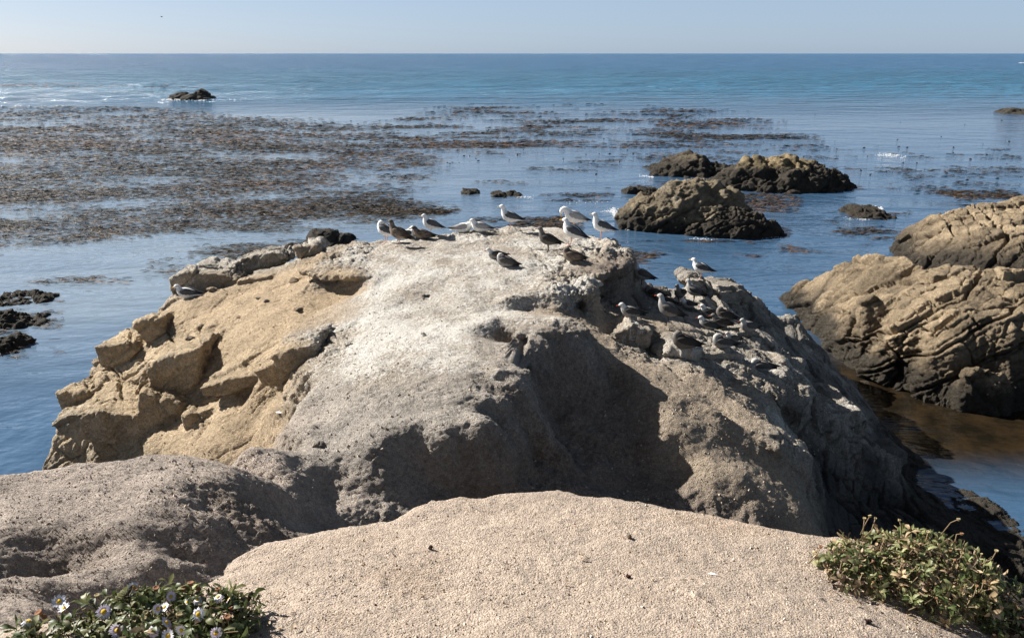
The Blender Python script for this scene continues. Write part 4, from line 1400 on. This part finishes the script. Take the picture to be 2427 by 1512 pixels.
GT, GR = 'gulls resting on the pale top of the headland', 'dark gulls resting on the right slope of the headland'
GULLS = [
    (913, 578, 'adult', 'tuck', False, -25, 1.05, 'white gull standing at the far left end, head turned back over its wing', GT),
    (943, 585, 'brown', 'up', False, -10, 1.0, 'mottled brown young gull standing alone on the pale brow, casting a long shadow', GT),
    (965, 560, 'adult', 'tuck', True, 175, 1.0, 'white gull with slate back sitting behind the brown young gull, facing away', GT),
    (1018, 556, 'adult', 'rest', False, 5, .95, 'white headed gull with dark back beside the sitting brown gull', GT),
    (1003, 566, 'brown', 'rest', True, 10, .95, 'mottled brown gull sitting low in front of the white headed one', GT),
    (1095, 546, 'pale', 'preen', True, 165, 1.0, 'pale grey backed gull bending its head down to the right, tail raised to the left', GT),
    (1140, 549, 'pale', 'rest', True, 0, .95, 'pale grey gull sitting hunched next to the one with its head down', GT),
    (1208, 545, 'adult', 'up', False, 0, 1.0, 'white gull with dark back standing upright alone on the middle of the rim', GT),
    (1358, 546, 'pale', 'preen', False, -5, 1.15, 'large pale backed gull preening its breast at the rim', GT),
    (1422, 566, 'adult', 'up', False, -5, 1.05, 'white gull with dark wings standing at the right end of the rim', GT),
    (1350, 586, 'adult', 'rest', False, -8, 1.12, 'white gull with dark wings standing just below the preening one', GT),
    (1298, 598, 'dark', 'up', False, -10, .95, 'slim dark brown gull standing below the white gulls', GT),
    (1200, 632, 'grey', 'tuck', True, -10, .9, 'grey gull lying alone in the middle of the pale top, tail to the right', GT),
    (1178, 614, 'light', 'rest', True, 15, .8, 'pale faced gull peeping out behind the lying grey gull', GT),
    (1358, 620, 'brown', 'tuck', True, -10, .95, 'brown gull lying flat on the rough rim with its head tucked in', GT),
    (446, 706, 'adult', 'rest', True, 0, 1.0, 'white gull with grey back sitting alone on the orange slope by the left edge', None),
    (1660, 662, 'adult', 'rest', False, -25, .98, 'white gull standing alone on the rounded knob above the dark gulls', None),
    (1518, 680, 'grey', 'up', False, -20, .95, 'grey gull standing under the overhanging lip at the edge of the water', GR),
    (1550, 706, 'dark', 'tuck', True, -15, .9, 'blackish gull lying farthest back in the shade behind the slope', GR),
    (1575, 724, 'dark', 'rest', True, 0, .9, 'dark gull sitting in the shade with a greyer head', GR),
    (1611, 724, 'dark', 'up', False, 60, .9, 'upright dark gull standing with its breast to the viewer beside the taller one', GR),
    (1643, 722, 'grey', 'up', False, -25, .9, 'grey gull standing upright just under the knob', GR),
    (1632, 735, 'light', 'rest', True, 35, .8, 'light headed gull sitting between the two upright ones and the slope', GR),
    (1498, 752, 'light', 'rest', True, 0, .85, 'pale headed gull sitting at the edge of the shade nearest the burrow', GR),
    (1580, 770, 'grey', 'up', False, -10, 1.0, 'large grey gull standing on the brown hump, head bowed', GR),
    (1682, 752, 'light', 'rest', True, -5, .85, 'white headed dark gull sitting in the upper pair', GR),
    (1718, 757, 'dark', 'tuck', True, -12, .9, 'sooty gull lying close behind the upper white headed gull', GR),
    (1680, 780, 'light', 'rest', True, -8, .85, 'white headed dark gull sitting in the lower pair', GR),
    (1710, 777, 'dark', 'rest', True, -10, .85, 'sooty gull sitting close behind the lower white headed gull', GR),
    (1775, 797, 'grey', 'rest', True, 5, .9, 'slender grey gull lying farthest to the right, tail raised', GR),
    (1622, 828, 'dark', 'tuck', True, 8, 1.0, 'big dark gull lying on the rib of pale rock', GR),
    (1715, 824, 'grey', 'tuck', True, 0, .9, 'grey gull lying on the slope in front of a smaller gull', GR),
    (1737, 816, 'grey', 'rest', True, 30, .75, 'small grey gull half hidden behind the lying one', GR),
    (1808, 880, 'grey', 'tuck', True, -5, .9, 'grey gull lying lowest down among the white stained ribs', GR),
]
for g in GULLS:
    place_gull(*g)
place_gull(438, 528, 'pale', 'rest', True, 10, .9, 'white gull floating alone in the kelp bed', None, on='water')

# a bird far off in the sky
x, y, z = PY(383, 41, 260.0)
fb = bpy.data.objects.new('flying_bird', None); COL.objects.link(fb)
fb.location = (x, y, z)
tag(fb, 'tiny dark bird flying alone in the empty sky', 'bird')
v2, f2 = loft([((-.35, 0, 0), (1, 0, 0), .03, .01), ((-.15, 0, 0), (1, 0, 0), .08, .07), ((.1, 0, 0), (1, 0, 0), .09, .09), ((.3, 0, .02), (1, 0, 0), .05, .05), ((.42, 0, .01), (1, 0, 0), .01, .01)], 8)
M_DARKB = plain_material('dark_feathers', (.03, .03, .03), .8)
link('body', mesh_from('bird_body', np.array(v2), f2, M_DARKB, True), fb)
for sy in (-1, 1):
    wvv = [(.12, sy * .06, .03), (-.12, sy * .06, .03), (.10, sy * .32, .20), (-.10, sy * .32, .20), (-.05, sy * .62, .10), (-.14, sy * .60, .10)]
    wvv += [(a, b, c - .015) for a, b, c in wvv]
    link('wing', mesh_from('bird_wing', np.array(wvv), [[0, 1, 3, 2], [2, 3, 5, 4], [6, 8, 9, 7], [8, 10, 11, 9], [0, 2, 8, 6], [2, 4, 10, 8], [1, 7, 9, 3], [3, 9, 11, 5], [4, 5, 11, 10]], M_DARKB), fb)

# ------------------------------------------------------------------ stones, grit and feathers
def stone_mesh(seed, flat=.7):
    bm = bmesh.new()
    bmesh.ops.create_icosphere(bm, subdivisions=3, radius=1)
    co_ = np.array([v.co for v in bm.verts], np.float32)
    for ax_ in np.random.default_rng(seed).normal(size=(5, 3)):
        ax_ = ax_ / np.linalg.norm(ax_)
        t_ = co_ @ ax_
        co_ = co_ - np.clip(t_ - .55, 0, 1)[:, None] * ax_.astype(np.float32)
    d = 1 + .45 * fbm(co_ * 1.1 + seed * 3.7, 3) + .16 * fbm(co_ * 3.5 + seed, 3)
    f1, f2, cid = worley(co_ * 1.3 + seed * 5.1)
    d += .35 * (cid - .5)
    co_ = co_ * d[:, None] * np.array([1, .8, flat], np.float32)
    fc = [[v.index for v in f.verts] for f in bm.faces]
    bm.free()
    me = mesh_from('stone', co_, fc, M_ROCK)
    return me


def stone(u, v, px, label, colr, bv, sink=.25, seed=0, group=None, flat=.7, gu=.2):
    r = hit(bv, u, v)
    if r[0] is None:
        return
    p = r[0]
    s = px / F * p.length / 2
    me = stone_mesh(seed, flat)
    n = len(me.vertices)
    set_col(me, 'col', np.tile(np.array(colr, np.float32), (n, 1)))
    set_col(me, 'guano', np.full(n, gu))
    o = link('stone', me, None, p + r[1] * s * (flat - sink * 1.4), (0, 0, seed * 1.3), (s, s, s))
    tag(o, label, 'stone', group)


OC, GC, DC = (.46, .36, .25), (.40, .35, .30), (.33, .27, .20)
stone(707, 735, 28, 'largest loose tan stone on the orange slope', OC, BV_HEAD, .15, 1, flat=.42)
stone(634, 716, 19, 'dark pitted stone on the upper orange slope', DC, BV_HEAD, .15, 2, flat=.42)
stone(612, 708, 16, 'pale round stone just above the dark pitted one', (.5, .43, .33), BV_HEAD, .15, 3, flat=.42)
stone(567, 752, 17, 'brown stone with a shaded hollow in the middle of the orange slope', (.36, .27, .18), BV_HEAD, .3, 4, flat=.45)
stone(452, 803, 22, 'dark grey stone at the rim above the flat cliff block', DC, BV_HEAD, .15, 5, flat=.42)
stone(470, 777, 18, 'tan stone on the gravelly rim of the orange cliff', OC, BV_HEAD, .15, 6, flat=.42)
stone(505, 690, 26, 'rounded tan boulder at the foot of the pale block row', OC, BV_HEAD, .15, 7, flat=.42)
stone(757, 1057, 34, 'smooth grey cobble half set in the grey front', GC, BV_HEAD, .35, 8, flat=.6)
stone(700, 665, 30, 'brown boulder under the overhanging rim beside the orange hollow', (.30, .22, .14), BV_HEAD, .15, 9, flat=.42)
stone(1003, 795, 13, 'small white stone on the wide pale dome', (.7, .68, .62), BV_HEAD, .1, 10)
stone(1256, 875, 26, 'pale stone on the tip of the rim above the dark hollow', (.45, .40, .32), BV_HEAD, .3, 11)
stone(1020, 1301, 15, 'dark reddish pebble on the near ledge', (.12, .06, .045), BV_LEDGE, .1, 12)
stone(1492, 1276, 14, 'tan pebble near the brow of the ledge', (.36, .25, .15), BV_LEDGE, .1, 13)
stone(1488, 1368, 13, 'small rust red pebble in the middle of the ledge', (.16, .05, .03), BV_LEDGE, .1, 14)
stone(2055, 1476, 17, 'dark brown pebble with a white fleck below the bush', (.09, .05, .04), BV_LEDGE, .1, 15)
stone(1280, 546, 14, 'tan stone at the rim between the upright gull and the preening gull', OC, BV_HEAD, .1, 16)
stone(1163, 545, 18, 'brown stone on the rim beside the hunched pale gull', (.36, .28, .19), BV_HEAD, .15, 17, flat=.42)
stone(1455, 792, 18, 'pale block on the sunlit slope under the burrow', (.5, .45, .37), BV_HEAD, .15, 18, flat=.42)
stone(1505, 830, 22, 'pale stone in the cluster on the sunlit slope', (.46, .41, .33), BV_HEAD, .15, 19, flat=.42)


def grit(name, label, bv, quad, n, smin, smax, cols, mat):
    us = rng.uniform(quad[0], quad[2], n)
    vs = rng.uniform(quad[1], quad[3], n)
    tv = np.array([(1, 0, -.35), (-.5, .85, -.35), (-.5, -.85, -.35), (.2, .1, .75)])
    Vs, Fs, Cs = [], [], []
    for u, v in zip(us, vs):
        r = hit(bv, u, v)
        if r[0] is None or r[0].y > 14:
            continue
        p = np.array(r[0]); s = smin + (smax - smin) * rng.random() ** 3
        a = rng.uniform(0, 6.28); ca, sa = math.cos(a), math.sin(a)
        nrm_ = np.array(r[1])
        o = len(Vs)
        for t in tv * rng.uniform(.7, 1.3, (4, 3)):
            Vs.append(p + s * np.array([ca * t[0] - sa * t[1], sa * t[0] + ca * t[1], 0]) + nrm_ * s * t[2])
        Fs += [[o, o + 1, o + 3], [o + 1, o + 2, o + 3], [o + 2, o, o + 3]]
        c = np.array(cols[rng.integers(len(cols))]) * rng.uniform(.8, 1.2)
        Cs += [c] * 4
    me = mesh_from(name, np.array(Vs), Fs, mat)
    set_col(me, 'col', np.array(Cs))
    tag(link(name, me), label, kind='stuff')


M_GRIT = plain_material('grit', None, .9, 'col', .2, .15, 200)
gc = [(.50, .42, .33), (.45, .36, .26), (.36, .28, .20), (.62, .56, .47), (.25, .17, .11), (.42, .33, .24)]
grit('pebbles', 'fine grit and tiny pebbles strewn over the near ledge', BV_LEDGE, (400, 1160, 2427, 1512), 6500, .002, .0085, gc, M_GRIT)
grit('gravel', 'loose gravel and clods lying on the headland slopes', BV_HEAD, (350, 560, 1950, 1230), 6500, .006, .026, [(.42, .35, .28), (.46, .40, .33), (.33, .27, .2), (.38, .32, .26)], M_GRIT)
grit('clods', 'crumbly grey brown clods on the mound below the ledge', BV_HEAD, (0, 1080, 780, 1420), 5000, .004, .012, [(.34, .28, .235), (.38, .32, .265), (.29, .235, .195)], M_GRIT)

M_WHITE = plain_material('white_feather', (.78, .77, .74), .8)
for (u, v, bv, lab) in ((1690, 1362, BV_LEDGE, 'small white feather lying on the sandy ledge'), (662, 979, BV_HEAD, 'white feather on the crest where the mound meets the grey front'),
                        (1190, 1222, BV_HEAD, None)):
    r = hit(bv, u, v)
    if r[0] is None or lab is None:
        continue
    s = 22 / F * r[0].length / 2
    fv = [(-1, 0, .05), (-.4, .28, .22), (-.4, -.28, .1), (.5, .22, .25), (.5, -.22, .12), (1, 0, .3), (-.4, 0, .3), (.5, 0, .35)]
    o = link('feather', mesh_from('feather', np.array(fv) * s, [[0, 2, 6], [0, 6, 1], [2, 4, 7, 6], [6, 7, 3, 1], [4, 5, 7], [7, 5, 3]], M_WHITE), None, r[0] + Vector((0, 0, .002)), (0, 0, -.4))
    tag(o, lab, 'feather')


# ------------------------------------------------------------------ plants
def leaf_mesh(name, mat, L=1.0, W=.3, bend=.25, fold=.12, roll=0):
    V = []
    m = 5
    prof = [.25, .45, .85, 1.0, .22]
    for i in range(m):
        s = i / (m - 1)
        z = bend * math.sin(s * 1.9) - bend * .5 * s * s * 2
        w = W * prof[i]
        V += [(L * s, -w, z + fold * w / W * .6 + roll * s), (L * s, 0, z), (L * s, w, z + fold * w / W * .6 - roll * s)]
    Fc = []
    for i in range(m - 1):
        for k in range(2):
            Fc.append([i * 3 + k, (i + 1) * 3 + k, (i + 1) * 3 + k + 1, i * 3 + k + 1])
    return mesh_from(name, np.array(V), Fc, mat, True)


def leaf_material(name, col, trans=.25):
    k = NT(name)
    p = k.pos()
    n = k.noise(p, 3.0, 3, .6)
    oi = k.n('ShaderNodeObjectInfo')
    c = k.mix(1.0, col, k.ramp(n, [(.3, .7), (.7, 1.35)]), 'MULTIPLY')
    c = k.mix(1.0, c, k.ramp(oi.outputs['Random'], [(0, .6), (1, 1.4)]), 'MULTIPLY')
    k.l(c, k.b.inputs['Base Color'])
    k.b.inputs['Roughness'].default_value = .5
    k.b.inputs['Specular IOR Level'].default_value = .4
    tr = k.n('ShaderNodeBsdfTranslucent')
    k.l(c, tr.inputs[0])
    ms = k.n('ShaderNodeMixShader')
    ms.inputs[0].default_value = trans
    k.l(k.b.outputs[0], ms.inputs[1]); k.l(tr.outputs[0], ms.inputs[2])
    k.l(ms.outputs[0], k.out.inputs[0])
    return k.m


LM = {'green': leaf_material('leaf_green', (.105, .135, .045)), 'olive': leaf_material('leaf_olive', (.20, .21, .085)), 'light': leaf_material('leaf_light', (.30, .31, .14)),
      'dry': leaf_material('leaf_dry', (.32, .23, .13), .1), 'brown': leaf_material('leaf_brown', (.11, .07, .04), .1)}
LEAF = {k: [leaf_mesh('leaf_' + k, m, 1, .17, .28, .10), leaf_mesh('leaf_' + k, m, 1, .15, -.2, .14), leaf_mesh('leaf_' + k, m, 1, .20, .45, .07, .08)] for k, m in LM.items()}
M_STEM = plain_material('dry_stem', (.23, .165, .095), .8)
M_STEMG = plain_material('green_stem', (.14, .15, .06), .8)
M_PETW = plain_material('petal_white', (.74, .72, .76), .6)
M_PETL = plain_material('petal_lilac', (.74, .63, .74), .6)
M_DISC = plain_material('flower_disc', (.70, .43, .03), .8, None, .2, .3, 300)
M_SEED = plain_material('seed_head', (.26, .13, .07), .9, None, .2, .4, 200)
M_CALYX = plain_material('dry_bud', (.30, .24, .13), .9, None, .2, .4, 200)


def orient(x_axis, up):
    x = Vector(x_axis).normalized()
    z = (Vector(up) - x * Vector(up).dot(x))
    z = z.normalized() if z.length > 1e-4 else Vector((0, 0, 1))
    y = z.cross(x)
    return Matrix((x, y, z)).transposed()


def tube(pts, rad, seg=5):
    rg = []
    for i, p in enumerate(pts):
        a = np.array(pts[max(0, i - 1)]); b = np.array(pts[min(len(pts) - 1, i + 1)])
        rg.append((p, b - a, rad[i] if isinstance(rad, list) else rad, rad[i] if isinstance(rad, list) else rad))
    return loft(rg, seg)


def petals_mesh(npet, r, mat, droop, seed):
    q = np.random.default_rng(seed)
    V, Fc = [], []
    for i in range(npet):
        a = 2 * math.pi * i / npet + q.normal(0, .06)
        l = r * q.uniform(.82, 1.08); w = r * .085 * q.uniform(.8, 1.25)
        dz = droop * q.uniform(.5, 1.5)
        ca, sa = math.cos(a), math.sin(a)
        o = len(V)
        for (t, ww, zz) in ((.18, .6, 0), (.6, 1.2, .06 * r), (1.0, .5, dz * r)):
            for s in (-1, 1):
                V.append((ca * l * t - sa * w * ww * s, sa * l * t + ca * w * ww * s, zz))
        Fc += [[o, o + 1, o + 3, o + 2], [o + 2, o + 3, o + 5, o + 4]]
    return mesh_from('petals', np.array(V), Fc, mat)


dV, dF = lathe([(.30, -.10), (.36, .0), (.33, .10), (.20, .17), (.05, .19)], 12)
sV, sF = lathe([(.08, -.5), (.30, -.35), (.42, -.05), (.50, .18), (.38, .22), (.15, .12)], 9)


def plant(name, label, domes, nleaf, nfol, mixk, lsize, flowers, seeds, stems, bv, seed):
    q = np.random.default_rng(seed)
    c0 = Vector(domes[0][0])
    root = bpy.data.objects.new(name, None); COL.objects.link(root); root.location = c0
    tag(root, label, 'plant')
    kinds = list(mixk.keys()); pr_ = np.array([mixk[k] for k in kinds]); pr_ = pr_ / pr_.sum()
    wt = np.array([d[1] * d[3] for d in domes]); wt = wt / wt.sum()

    def spot(shell):
        while True:
            d = domes[q.choice(len(domes), p=wt)]
            c, a, b, h = d
            n = q.normal(size=3); n[2] = abs(n[2]); n /= np.linalg.norm(n)
            k = shell * (1 + .16 * perlin(np.array([[n[0] * 2.6 + seed, n[1] * 2.6, n[2] * 2.6]]))[0] * 2)
            p = Vector((c[0] + n[0] * a * k, c[1] + n[1] * b * k, c[2] + n[2] * h * k))
            nn = Vector((n[0] / a, n[1] / b, n[2] / h)).normalized()
            return p, nn
    fv, ff, fmat = [], [], []
    tot = nleaf + nfol
    i = 0
    made = 0
    while i < tot:
        p, nn = spot(q.uniform(.55, 1.0) if i >= nleaf else q.uniform(.86, 1.02))
        # a rosette of leaves at this shoot tip
        nl = int(q.integers(4, 8))
        kd = kinds[q.choice(len(kinds), p=pr_)]
        axis = (nn + Vector(q.normal(0, .35, 3).tolist())).normalized()
        s1 = axis.orthogonal().normalized(); s2 = axis.cross(s1)
        a0 = q.uniform(0, 6.28)
        for j in range(nl):
            if i >= tot:
                break
            a = a0 + 2 * math.pi * j / nl + q.normal(0, .25)
            up = q.uniform(.15, 1.1)
            dvec = (s1 * math.cos(a) + s2 * math.sin(a) + axis * up).normalized()
            Lf = lsize * q.uniform(.55, 1.25)
            k2 = kd if q.random() < .75 else kinds[q.choice(len(kinds), p=pr_)]
            lm = LEAF[k2][q.integers(3)]
            M = Matrix.Translation(p - c0) @ (orient(dvec, axis).to_4x4()) @ Matrix.Diagonal((Lf, Lf, Lf, 1))
            if i < nleaf:
                o = bpy.data.objects.new('leaf', lm); COL.objects.link(o); o.parent = root
                o.matrix_local = M
            else:
                base = len(fv)
                for v in lm.vertices:
                    fv.append(tuple(M @ v.co))
                for f in lm.polygons:
                    ff.append([base + x for x in f.vertices]); fmat.append(kinds.index(k2))
            i += 1
    me = mesh_from('foliage', np.array(fv), ff, [LM[k] for k in kinds], True)
    me.polygons.foreach_set('material_index', np.array(fmat, np.int32))
    tag(link('foliage', me, root), None, None, None, 'stuff')
    # bare stems inside
    sv, sf = [], []
    for _ in range(stems):
        p, nn = spot(q.uniform(.9, 1.12))
        b = Vector(domes[q.choice(len(domes), p=wt)][0]); b = b.lerp(p, .25); b.z = b.z - .01
        m_ = b.lerp(p, .55) + Vector(q.normal(0, .02, 3).tolist())
        v2, f2 = tube([tuple(b - c0), tuple(m_ - c0), tuple(p - c0)], [.0022, .002, .0014], 4)
        o = len(sv); sv += v2; sf += [[x + o for x in f] for f in f2]
    if sv:
        tag(link('twigs', mesh_from('twigs', np.array(sv), sf, M_STEM), root), None, None, None, 'stuff')

    def front(u, v, k, fallback):
        d_ = Vector(ray(u, v)); best = None
        for (c, a, b, h) in domes:
            s_ = Vector((1 / (a * k), 1 / (b * k), 1 / (h * k)))
            o_ = Vector((-c[0] * s_.x, -c[1] * s_.y, -c[2] * s_.z)); e_ = Vector((d_.x * s_.x, d_.y * s_.y, d_.z * s_.z))
            A, B, C_ = e_.dot(e_), 2 * o_.dot(e_), o_.dot(o_) - 1
            ds = B * B - 4 * A * C_
            if ds > 0:
                t_ = (-B - math.sqrt(ds)) / (2 * A)
                best = t_ if best is None else min(best, t_)
        return fallback if best is None else best * d_.y

    def stalk(u, v, depth, foot, mat):
        top = Vector(PY(u, v, depth))
        b = Vector(foot)
        mid = b.lerp(top, .55) + Vector(q.normal(0, .008, 3).tolist())
        v2, f2 = tube([tuple(b - c0), tuple(mid - c0), tuple(top - c0)], [.0024, .002, .0018], 5)
        st = link('stem', mesh_from('stem', np.array(v2), f2, mat, True), root)
        return top, st
    for k, (u, v, kind, r, dpt, tx, ty, ln) in enumerate(flowers):
        dpt = front(u, v, 1.14, dpt)
        top = Vector(PY(u, v, dpt))
        foot = top + Vector((q.normal(0, .015), q.normal(0, .015) + .01, -ln))
        top, st = stalk(u, v, dpt, foot, M_STEMG)
        pm = petals_mesh(int(q.integers(26, 34)), 1.0, M_PETL if kind == 'lilac' else M_PETW, q.uniform(-.15, .25) if kind != 'droop' else -.6, seed * 50 + k)
        fl_ = link('flower', pm, root, top - c0, (tx, ty, q.uniform(0, 6)), (r * 1.05,) * 3)
        link('flower_disc', mesh_from('flower_disc', np.array(dV), dF, M_DISC, True), fl_)
    for k, (u, v, r, dpt, ln, mt) in enumerate(seeds):
        dpt = front(u, v, 1.10, dpt)
        top = Vector(PY(u, v, dpt))
        foot = top + Vector((q.normal(0, .02), q.normal(0, .02) + .01, -ln))
        top, st = stalk(u, v, dpt, foot, M_STEM)
        link('seed_head', mesh_from('seed_head', np.array(sV), sF, M_SEED if mt == 's' else M_CALYX), root, top - c0, (q.normal(0, .3), q.normal(0, .3), 0), (r * 1.5,) * 3)
    return root


def ground_at(x, y):
    r = BV_LEDGE.ray_cast(Vector((x, y, 0)), Vector((0, 0, -1)))
    return r[0].z if r[0] is not None else -1.8


dl = [((-1.12, 1.95, ground_at(-1.12, 1.95)), .27, .20, .11), ((-1.42, 1.86, ground_at(-1.42, 1.86)), .20, .14, .045), ((-.90, 1.92, ground_at(-.9, 1.92)), .13, .15, .10)]
D = 2.02
flw = [(140, 1425, 'white', .021, D, .5, -.5, .10), (152, 1440, 'white', .018, D, .3, .2, .09), (148, 1450, 'lilac', .014, D, .6, .3, .08), (316, 1392, 'white', .018, D + .06, .9, .2, .08), (246, 1449, 'lilac', .022, D - .04, .7, -.2, .07),
       (279, 1495, 'lilac', .026, D - .12, .6, .1, .07), (405, 1413, 'lilac', .016, D + .04, .9, .3, .08), (374, 1442, 'lilac', .016, D, .8, -.3, .08), (390, 1438, 'white', .015, D, .4, .4, .08), (468, 1420, 'droop', .015, D, .2, .1, .10),
       (443, 1427, 'white', .012, D, .2, .2, .08), (470, 1455, 'white', .020, D - .05, .9, .5, .08), (517, 1414, 'droop', .015, D, .2, .2, .11), (543, 1420, 'lilac', .018, D, .9, .5, .11), (395, 1475, 'lilac', .020, D - .1, .9, .0, .08),
       (362, 1496, 'lilac', .018, D - .12, .7, .6, .07), (398, 1506, 'white', .020, D - .14, .8, .2, .07), (430, 1492, 'white', .017, D - .12, 1.2, .9, .07), (512, 1500, 'lilac', .018, D - .1, .9, .6, .08), (68, 1472, 'droop', .020, D - .06, .3, .2, .09),
       (188, 1453, 'lilac', .012, D, .8, .2, .06)]
sdl = [(452, 1382, .014, D + .03, .12, 's'), (435, 1394, .013, D + .02, .12, 's'), (470, 1397, .013, D + .01, .10, 's'), (516, 1396, .011, D, .12, 's'), (370, 1394, .014, D + .06, .07, 's'), (327, 1394, .012, D + .06, .06, 's'), (345, 1452, .011, D - .02, .06, 'c'),
       (425, 1457, .015, D - .04, .06, 'c'), (92, 1452, .016, D, .08, 's'), (104, 1462, .012, D, .08, 's'), (230, 1411, .012, D + .05, .06, 'c'), (540, 1462, .014, D - .04, .09, 's'), (548, 1440, .010, D, .1, 's'), (342, 1466, .012, D - .05, .06, 'c'), (200, 1444, .010, D, .06, 'c')]
plant('seaside_daisy', 'low daisy clump with white and lilac flowers and dried brown heads at the ledge edge', dl, 300, 2600, {'green': .42, 'olive': .3, 'light': .14, 'dry': .08, 'brown': .06}, .040, flw, sdl, 40, BV_LEDGE, 3)

bx = [((1.60, 2.56, ground_at(1.55, 2.5) - .02), .34, .26, .165), ((1.32, 2.50, ground_at(1.32, 2.5)), .14, .14, .09), ((1.84, 2.44, ground_at(1.7, 2.4) - .12), .19, .18, .15)]
E = 2.5
rs = [(2062, 1222, .009, E + .1, .12, 'c'), (2049, 1228, .009, E + .1, .10, 'c'), (2075, 1228, .008, E + .1, .10, 'c'), (2132, 1232, .009, E + .1, .08, 'c'), (2272, 1230, .010, E + .1, .10, 'c'), (1945, 1295, .010, E, .07, 's'),
      (2362, 1305, .010, E, .08, 'c'), (2316, 1438, .009, E - .3, .05, 'c'), (2290, 1390, .010, E - .25, .07, 'c'), (1965, 1300, .009, E, .06, 'c'), (2220, 1340, .010, E - .15, .08, 'c'),
      (1980, 1325, .009, E - .1, .06, 'c'), (2140, 1330, .009, E - .15, .07, 'c'), (2200, 1260, .010, E, .07, 'c'), (2165, 1300, .009, E - .1, .08, 'c'), (2120, 1365, .010, E - .22, .07, 'c'), (2280, 1310, .010, E - .1, .07, 'c')]
for _ in range(60):
    a = rng.uniform(1960, 2390); b = rng.uniform(1240, 1440)
    if ((a - 2170) / 225) ** 2 + ((b - 1345) / 100) ** 2 < 1:
        rs.append((a, b, rng.uniform(.006, .010), E + .12 - (b - 1240) / 200 * .42, .05, 's' if rng.random() < .3 else 'c'))
plant('shrub', 'low mounded green and brown seaside shrub with dry buds on the right of the ledge', bx, 300, 4600, {'green': .14, 'olive': .30, 'light': .18, 'dry': .24, 'brown': .14}, .038, [], rs, 170, BV_LEDGE, 8)


def litter(name, label, spots_, n, mats, seed):
    q = np.random.default_rng(seed)
    fv, ff, fm = [], [], []
    for _ in range(n):
        (x, y, sx, sy) = spots_[q.integers(len(spots_))]
        px_, py_ = x + q.normal(0, sx), y + q.normal(0, sy)
        r = BV_LEDGE.ray_cast(Vector((px_, py_, 0)), Vector((0, 0, -1)))
        if r[0] is None or r[1].z < .5:
            continue
        a = q.uniform(0, 6.28); L_ = q.uniform(.010, .032)
        k = q.integers(len(mats))
        lm = LEAF[mats[k]][q.integers(3)]
        M = Matrix.Translation(r[0] + Vector((0, 0, .003))) @ orient((math.cos(a), math.sin(a), q.normal(0, .2)), r[1]).to_4x4() @ Matrix.Diagonal((L_, L_ * .8, L_ * .7, 1))
        o = len(fv)
        fv += [tuple(M @ v.co) for v in lm.vertices]
        for f in lm.polygons:
            ff.append([o + t for t in f.vertices]); fm.append(int(k))
    me = mesh_from(name, np.array(fv), ff, [LM[m] for m in mats], True)
    me.polygons.foreach_set('material_index', np.array(fm, np.int32))
    tag(link(name, me), label, kind='stuff')


litter('leaf_litter', 'dry fallen leaves and bits scattered round the two plants on the ledge', [(1.30, 2.42, .10, .10), (1.45, 2.22, .16, .06), (1.7, 2.12, .2, .08), (-.80, 1.92, .08, .10), (-.72, 1.80, .06, .06), (.3, 2.2, .9, .4)], 260, ['dry', 'brown'], 4)
